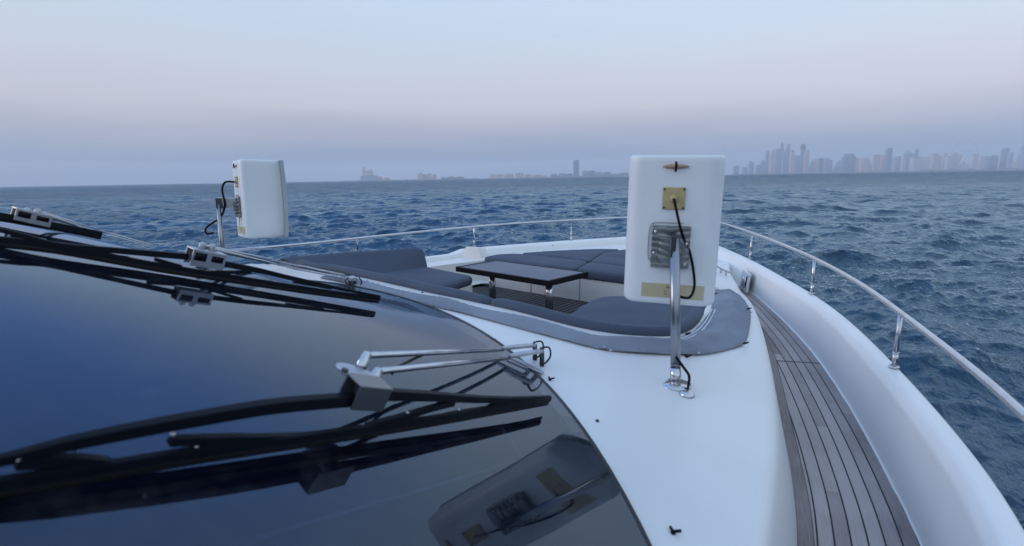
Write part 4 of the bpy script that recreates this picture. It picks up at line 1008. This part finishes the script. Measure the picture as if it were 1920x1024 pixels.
# (x0, x1, top, material, shape) measured on the enlarged skyline, 3.4286 px to one
SK = [(50, 82, 213, 0, ''), (108, 136, 219, 0, ''), (145, 176, 180, 0, 'point'), (193, 222, 203, 0, 'step'), (222, 249, 176, 0, 'step'), (250, 275, 118, 0, 'step'), (282, 307, 113, 1, 'step'), (311, 340, 104, 0, ''),
      (340, 364, 62, 0, 'point'), (362, 380, 125, 0, ''), (380, 403, 73, 0, 'step'), (411, 435, 108, 1, 'point'), (436, 468, 150, 0, ''), (474, 500, 74, 3, 'crown'), (501, 526, 110, 1, 'step'), (524, 562, 180, 0, 'slope'),
      (556, 583, 166, 1, 'step'), (594, 620, 165, 3, ''), (630, 677, 157, 0, 'slant'), (688, 742, 176, 0, 'slope'), (752, 822, 135, 3, 'step'), (826, 858, 168, 1, ''), (862, 914, 162, 1, 'step'), (944, 982, 143, 1, ''), (984, 1016, 142, 1, 'step'),
      (1024, 1054, 102, 3, ''), (1050, 1080, 178, 2, ''), (1078, 1120, 154, 0, ''), (1128, 1147, 150, 2, ''), (1143, 1192, 110, 0, 'slant'), (1188, 1226, 105, 3, 'slope'), (1190, 1262, 160, 2, ''), (1270, 1306, 158, 2, ''), (1318, 1352, 138, 1, ''),
      (1354, 1378, 150, 1, ''), (1384, 1412, 130, 1, 'step'), (1412, 1442, 152, 2, ''), (1444, 1482, 125, 1, 'step'), (1484, 1512, 145, 1, ''), (1574, 1612, 140, 2, ''), (1618, 1648, 156, 2, ''), (1650, 1684, 153, 0, ''), (1690, 1744, 142, 3, 'round'),
      (1758, 1812, 95, 3, 'round'), (1808, 1832, 130, 0, ''), (1836, 1868, 190, 2, ''), (1868, 1902, 84, 0, 'slope'), (1898, 1926, 40, 0, 'point')]
ORD = ['first', 'second', 'third', 'fourth', 'fifth', 'sixth', 'seventh', 'eighth', 'ninth', 'tenth', 'eleventh', 'twelfth']
SHAPE = {'': 'flat topped', 'point': 'pointed', 'step': 'stepped', 'slope': 'slope topped', 'slant': 'slant topped', 'round': 'round topped', 'crown': 'crowned'}
COLN = ['blue grey', 'pinkish', 'pale', 'slate']
SPECIAL = {13: 'dark crowned tower topping the dense cluster nearest the big antenna', 8: 'tallest pointed tower in the dense skyline cluster', 20: 'broad slate stepped block standing apart right of the cluster',
           25: 'narrow slate flat topped tower rising mid skyline', 43: 'round topped slate tower near the right edge of the photo', 47: 'slender pointed tower at the extreme right edge of the photo'}
sec = lambda i: 'in the dense skyline cluster' if i < 16 else ('right of the dense cluster' if i < 25 else ('left of the giant wheel' if i < 39 else 'right of the giant wheel'))
first = {0: 0, 1: 16, 2: 25, 3: 39}
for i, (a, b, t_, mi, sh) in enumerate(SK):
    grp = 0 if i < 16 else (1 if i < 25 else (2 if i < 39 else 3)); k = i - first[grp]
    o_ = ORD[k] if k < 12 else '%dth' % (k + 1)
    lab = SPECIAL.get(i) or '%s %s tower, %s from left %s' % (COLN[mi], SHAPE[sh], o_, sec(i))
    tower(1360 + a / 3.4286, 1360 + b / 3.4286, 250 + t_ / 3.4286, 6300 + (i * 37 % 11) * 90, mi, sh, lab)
random.seed(21)
xz = 700.0
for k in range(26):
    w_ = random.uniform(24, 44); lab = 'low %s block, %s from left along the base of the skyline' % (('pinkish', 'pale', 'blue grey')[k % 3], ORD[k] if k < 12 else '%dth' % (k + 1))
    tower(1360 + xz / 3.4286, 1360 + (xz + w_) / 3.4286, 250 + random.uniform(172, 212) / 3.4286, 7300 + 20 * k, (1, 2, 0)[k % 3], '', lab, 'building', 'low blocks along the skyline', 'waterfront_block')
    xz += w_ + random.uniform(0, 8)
# giant wheel
hy = horizon_y(1809); KW = 6250
wc = far(1809, 250 + 132 / 3.4286, KW); wr = 24.5 / FPX * KW
ax = V((cr.x, cr.y, 0)).normalized()
wheel = empty('ferris_wheel', (wc.x, wc.y, SEA), 'giant observation wheel with white slanting legs on the hazy waterfront', 'ferris wheel')
mb = MB().tube([wc + ax * (wr * math.cos(a)) + V((0, 0, wr * math.sin(a))) for a in [2 * math.pi * k / 64 for k in range(65)]], 1.6, 6)
mb.build('wheel_rim', BM[0], wheel)
mb = MB()
for k in range(16):
    a = 2 * math.pi * k / 16; mb.tube([wc, wc + ax * (wr * math.cos(a)) + V((0, 0, wr * math.sin(a)))], .4, 4)
mb.build('spokes', BM[0], wheel)
PALE = mat('white_steel', (.75, .75, .74), .6)
for s, yy in ((-42, -12), (-82, -14), (30, -12), (60, 14)):
    MB().tube([wc + V((0, 0, 2)), V((wc.x, wc.y, SEA)) + ax * s + V((-ax.y, ax.x, 0)) * yy], 5.0, 6).build('leg', PALE, wheel)
# coast strips
def strip(name, pts, D, m, depth=220):
    """low land: px, height in photo pixels above the horizon"""
    rows = []
    for px, hp in pts:
        p = far(px, horizon_y(px), D); d = V((p.x, p.y, 0)) - V((CAM.x, CAM.y, 0)); d.normalize(); h = hp / FPX * D
        b = V((p.x, p.y, SEA)); rows.append([b - V((0, 0, .5)), b + d * 15 + V((0, 0, h * .7)), b + d * 60 + V((0, 0, h)), b + d * depth + V((0, 0, h * .8)), b + d * (depth + 20) + V((0, 0, -.5))])
    o = MB().loft(rows).build(name, m); o['kind'] = 'structure'; return o
random.seed(3)
def jag(x0, x1, n, lo, hi, e=.3): return [(x0 + (x1 - x0) * k / n, (e if k in (0, n) else random.uniform(lo, hi))) for k in range(n + 1)]
strip('shore', jag(640, 1260, 90, .8, 1.7), 6000, LAND)
strip('shore', jag(826, 872, 16, 3, 6.5), 5950, LAND, 60)
strip('shore', jag(1030, 1240, 46, 2.2, 5), 6050, LAND, 60)
strip('shore', jag(1370, 1990, 90, .8, 2.0), 5800, LAND)
strip('shore', jag(1720, 1990, 50, 2.4, 5.0), 5700, LAND, 60)
# left island landmarks: 3.5556 px to one on the enlarged picture
def L_(a): return 640 + a / 3.5556
def T_(a): return 260 + a / 3.5556
tower(L_(147), L_(163), T_(190), 6100, 1, 'step', 'pinkish slender left tower of the arched palace hotel on the island', 'tower', 'island hotel blocks', 'hotel_tower')
tower(L_(196), L_(212), T_(206), 6100, 1, 'step', 'pinkish shorter right tower of the arched palace hotel on the island', 'tower', 'island hotel blocks', 'hotel_tower')
tower(L_(150), L_(212), T_(219), 6120, 1, '', 'pinkish broad middle block of the island palace hotel between its towers', 'hotel', 'island hotel blocks', 'hotel_block')
tower(L_(136), L_(238), T_(247), 6080, 0, '', 'low blue grey wing along the foot of the island palace hotel', 'hotel', 'island hotel blocks', 'hotel_block')
for i, (a, b, t_) in enumerate(((512, 545, 234), (548, 572, 237), (575, 602, 232), (608, 634, 240), (246, 272, 252), (285, 320, 260), (990, 1030, 240), (1034, 1080, 237), (1086, 1150, 236), (1160, 1215, 232), (1222, 1270, 238), (1278, 1335, 240), (1340, 1370, 246))):
    where = 'left of the dark shore trees' if i < 4 else ('beside the palace hotel' if i < 6 else 'on the shore left of lone tower')
    k = i if i < 4 else (i - 4 if i < 6 else i - 6)
    tower(L_(a), L_(b), T_(t_), 6150 + i * 14, 1, 'step' if i % 3 else '', 'low pinkish building, %s from left %s' % (ORD[k], where), 'building', 'low far shore buildings', 'shore_building')
tower(L_(1547), L_(1583), T_(148), 6300, 3, '', 'lone dark slab tower standing on the far shore left of the big antenna', 'tower')
for i, (a, b, t_) in enumerate(((1400, 1440, 236), (1448, 1500, 230), (1505, 1540, 234), (1608, 1640, 214), (1642, 1690, 216), (1694, 1738, 222), (1745, 1795, 224), (1800, 1850, 232), (1856, 1910, 228))):
    where = 'left of the lone slab tower' if i < 3 else 'right of the lone slab tower'
    tower(L_(a), L_(b), T_(t_), 6350 + i * 20, 0 if i % 2 else 3, 'step' if i % 2 else '', 'low blue grey hazy block, %s %s' % (ORD[i if i < 3 else i - 3], where), 'building', 'low far shore blocks', 'shore_building')

# ------------------------------------------------------------------ haze
def haze():
    mb = MB().box((0, 0, (SEA - 1.5 + 460) / 2 - 0), (14500, 0, 0), (0, 14500, 0), (0, 0, (460 - SEA + 1.5) / 2))
    mb.v = [(x, y, (SEA - 1.5 if z < 200 else 460)) for x, y, z in mb.v]
    M = bpy.data.materials.new('haze'); M.use_nodes = True; n, l = M.node_tree.nodes, M.node_tree.links; n.clear()
    o = n.new('ShaderNodeOutputMaterial'); p = n.new('ShaderNodeVolumePrincipled'); p.inputs['Color'].default_value = (.93, .94, 1.0, 1)
    p.inputs['Density'].default_value = 0.00010; p.inputs['Anisotropy'].default_value = 0.1
    l.new(p.outputs[0], o.inputs['Volume'])
    h = mb.build('haze', M, smooth=False); h['kind'] = 'stuff'
haze()
SC.cycles.use_denoising = True
SC.cycles.volume_bounces = 1
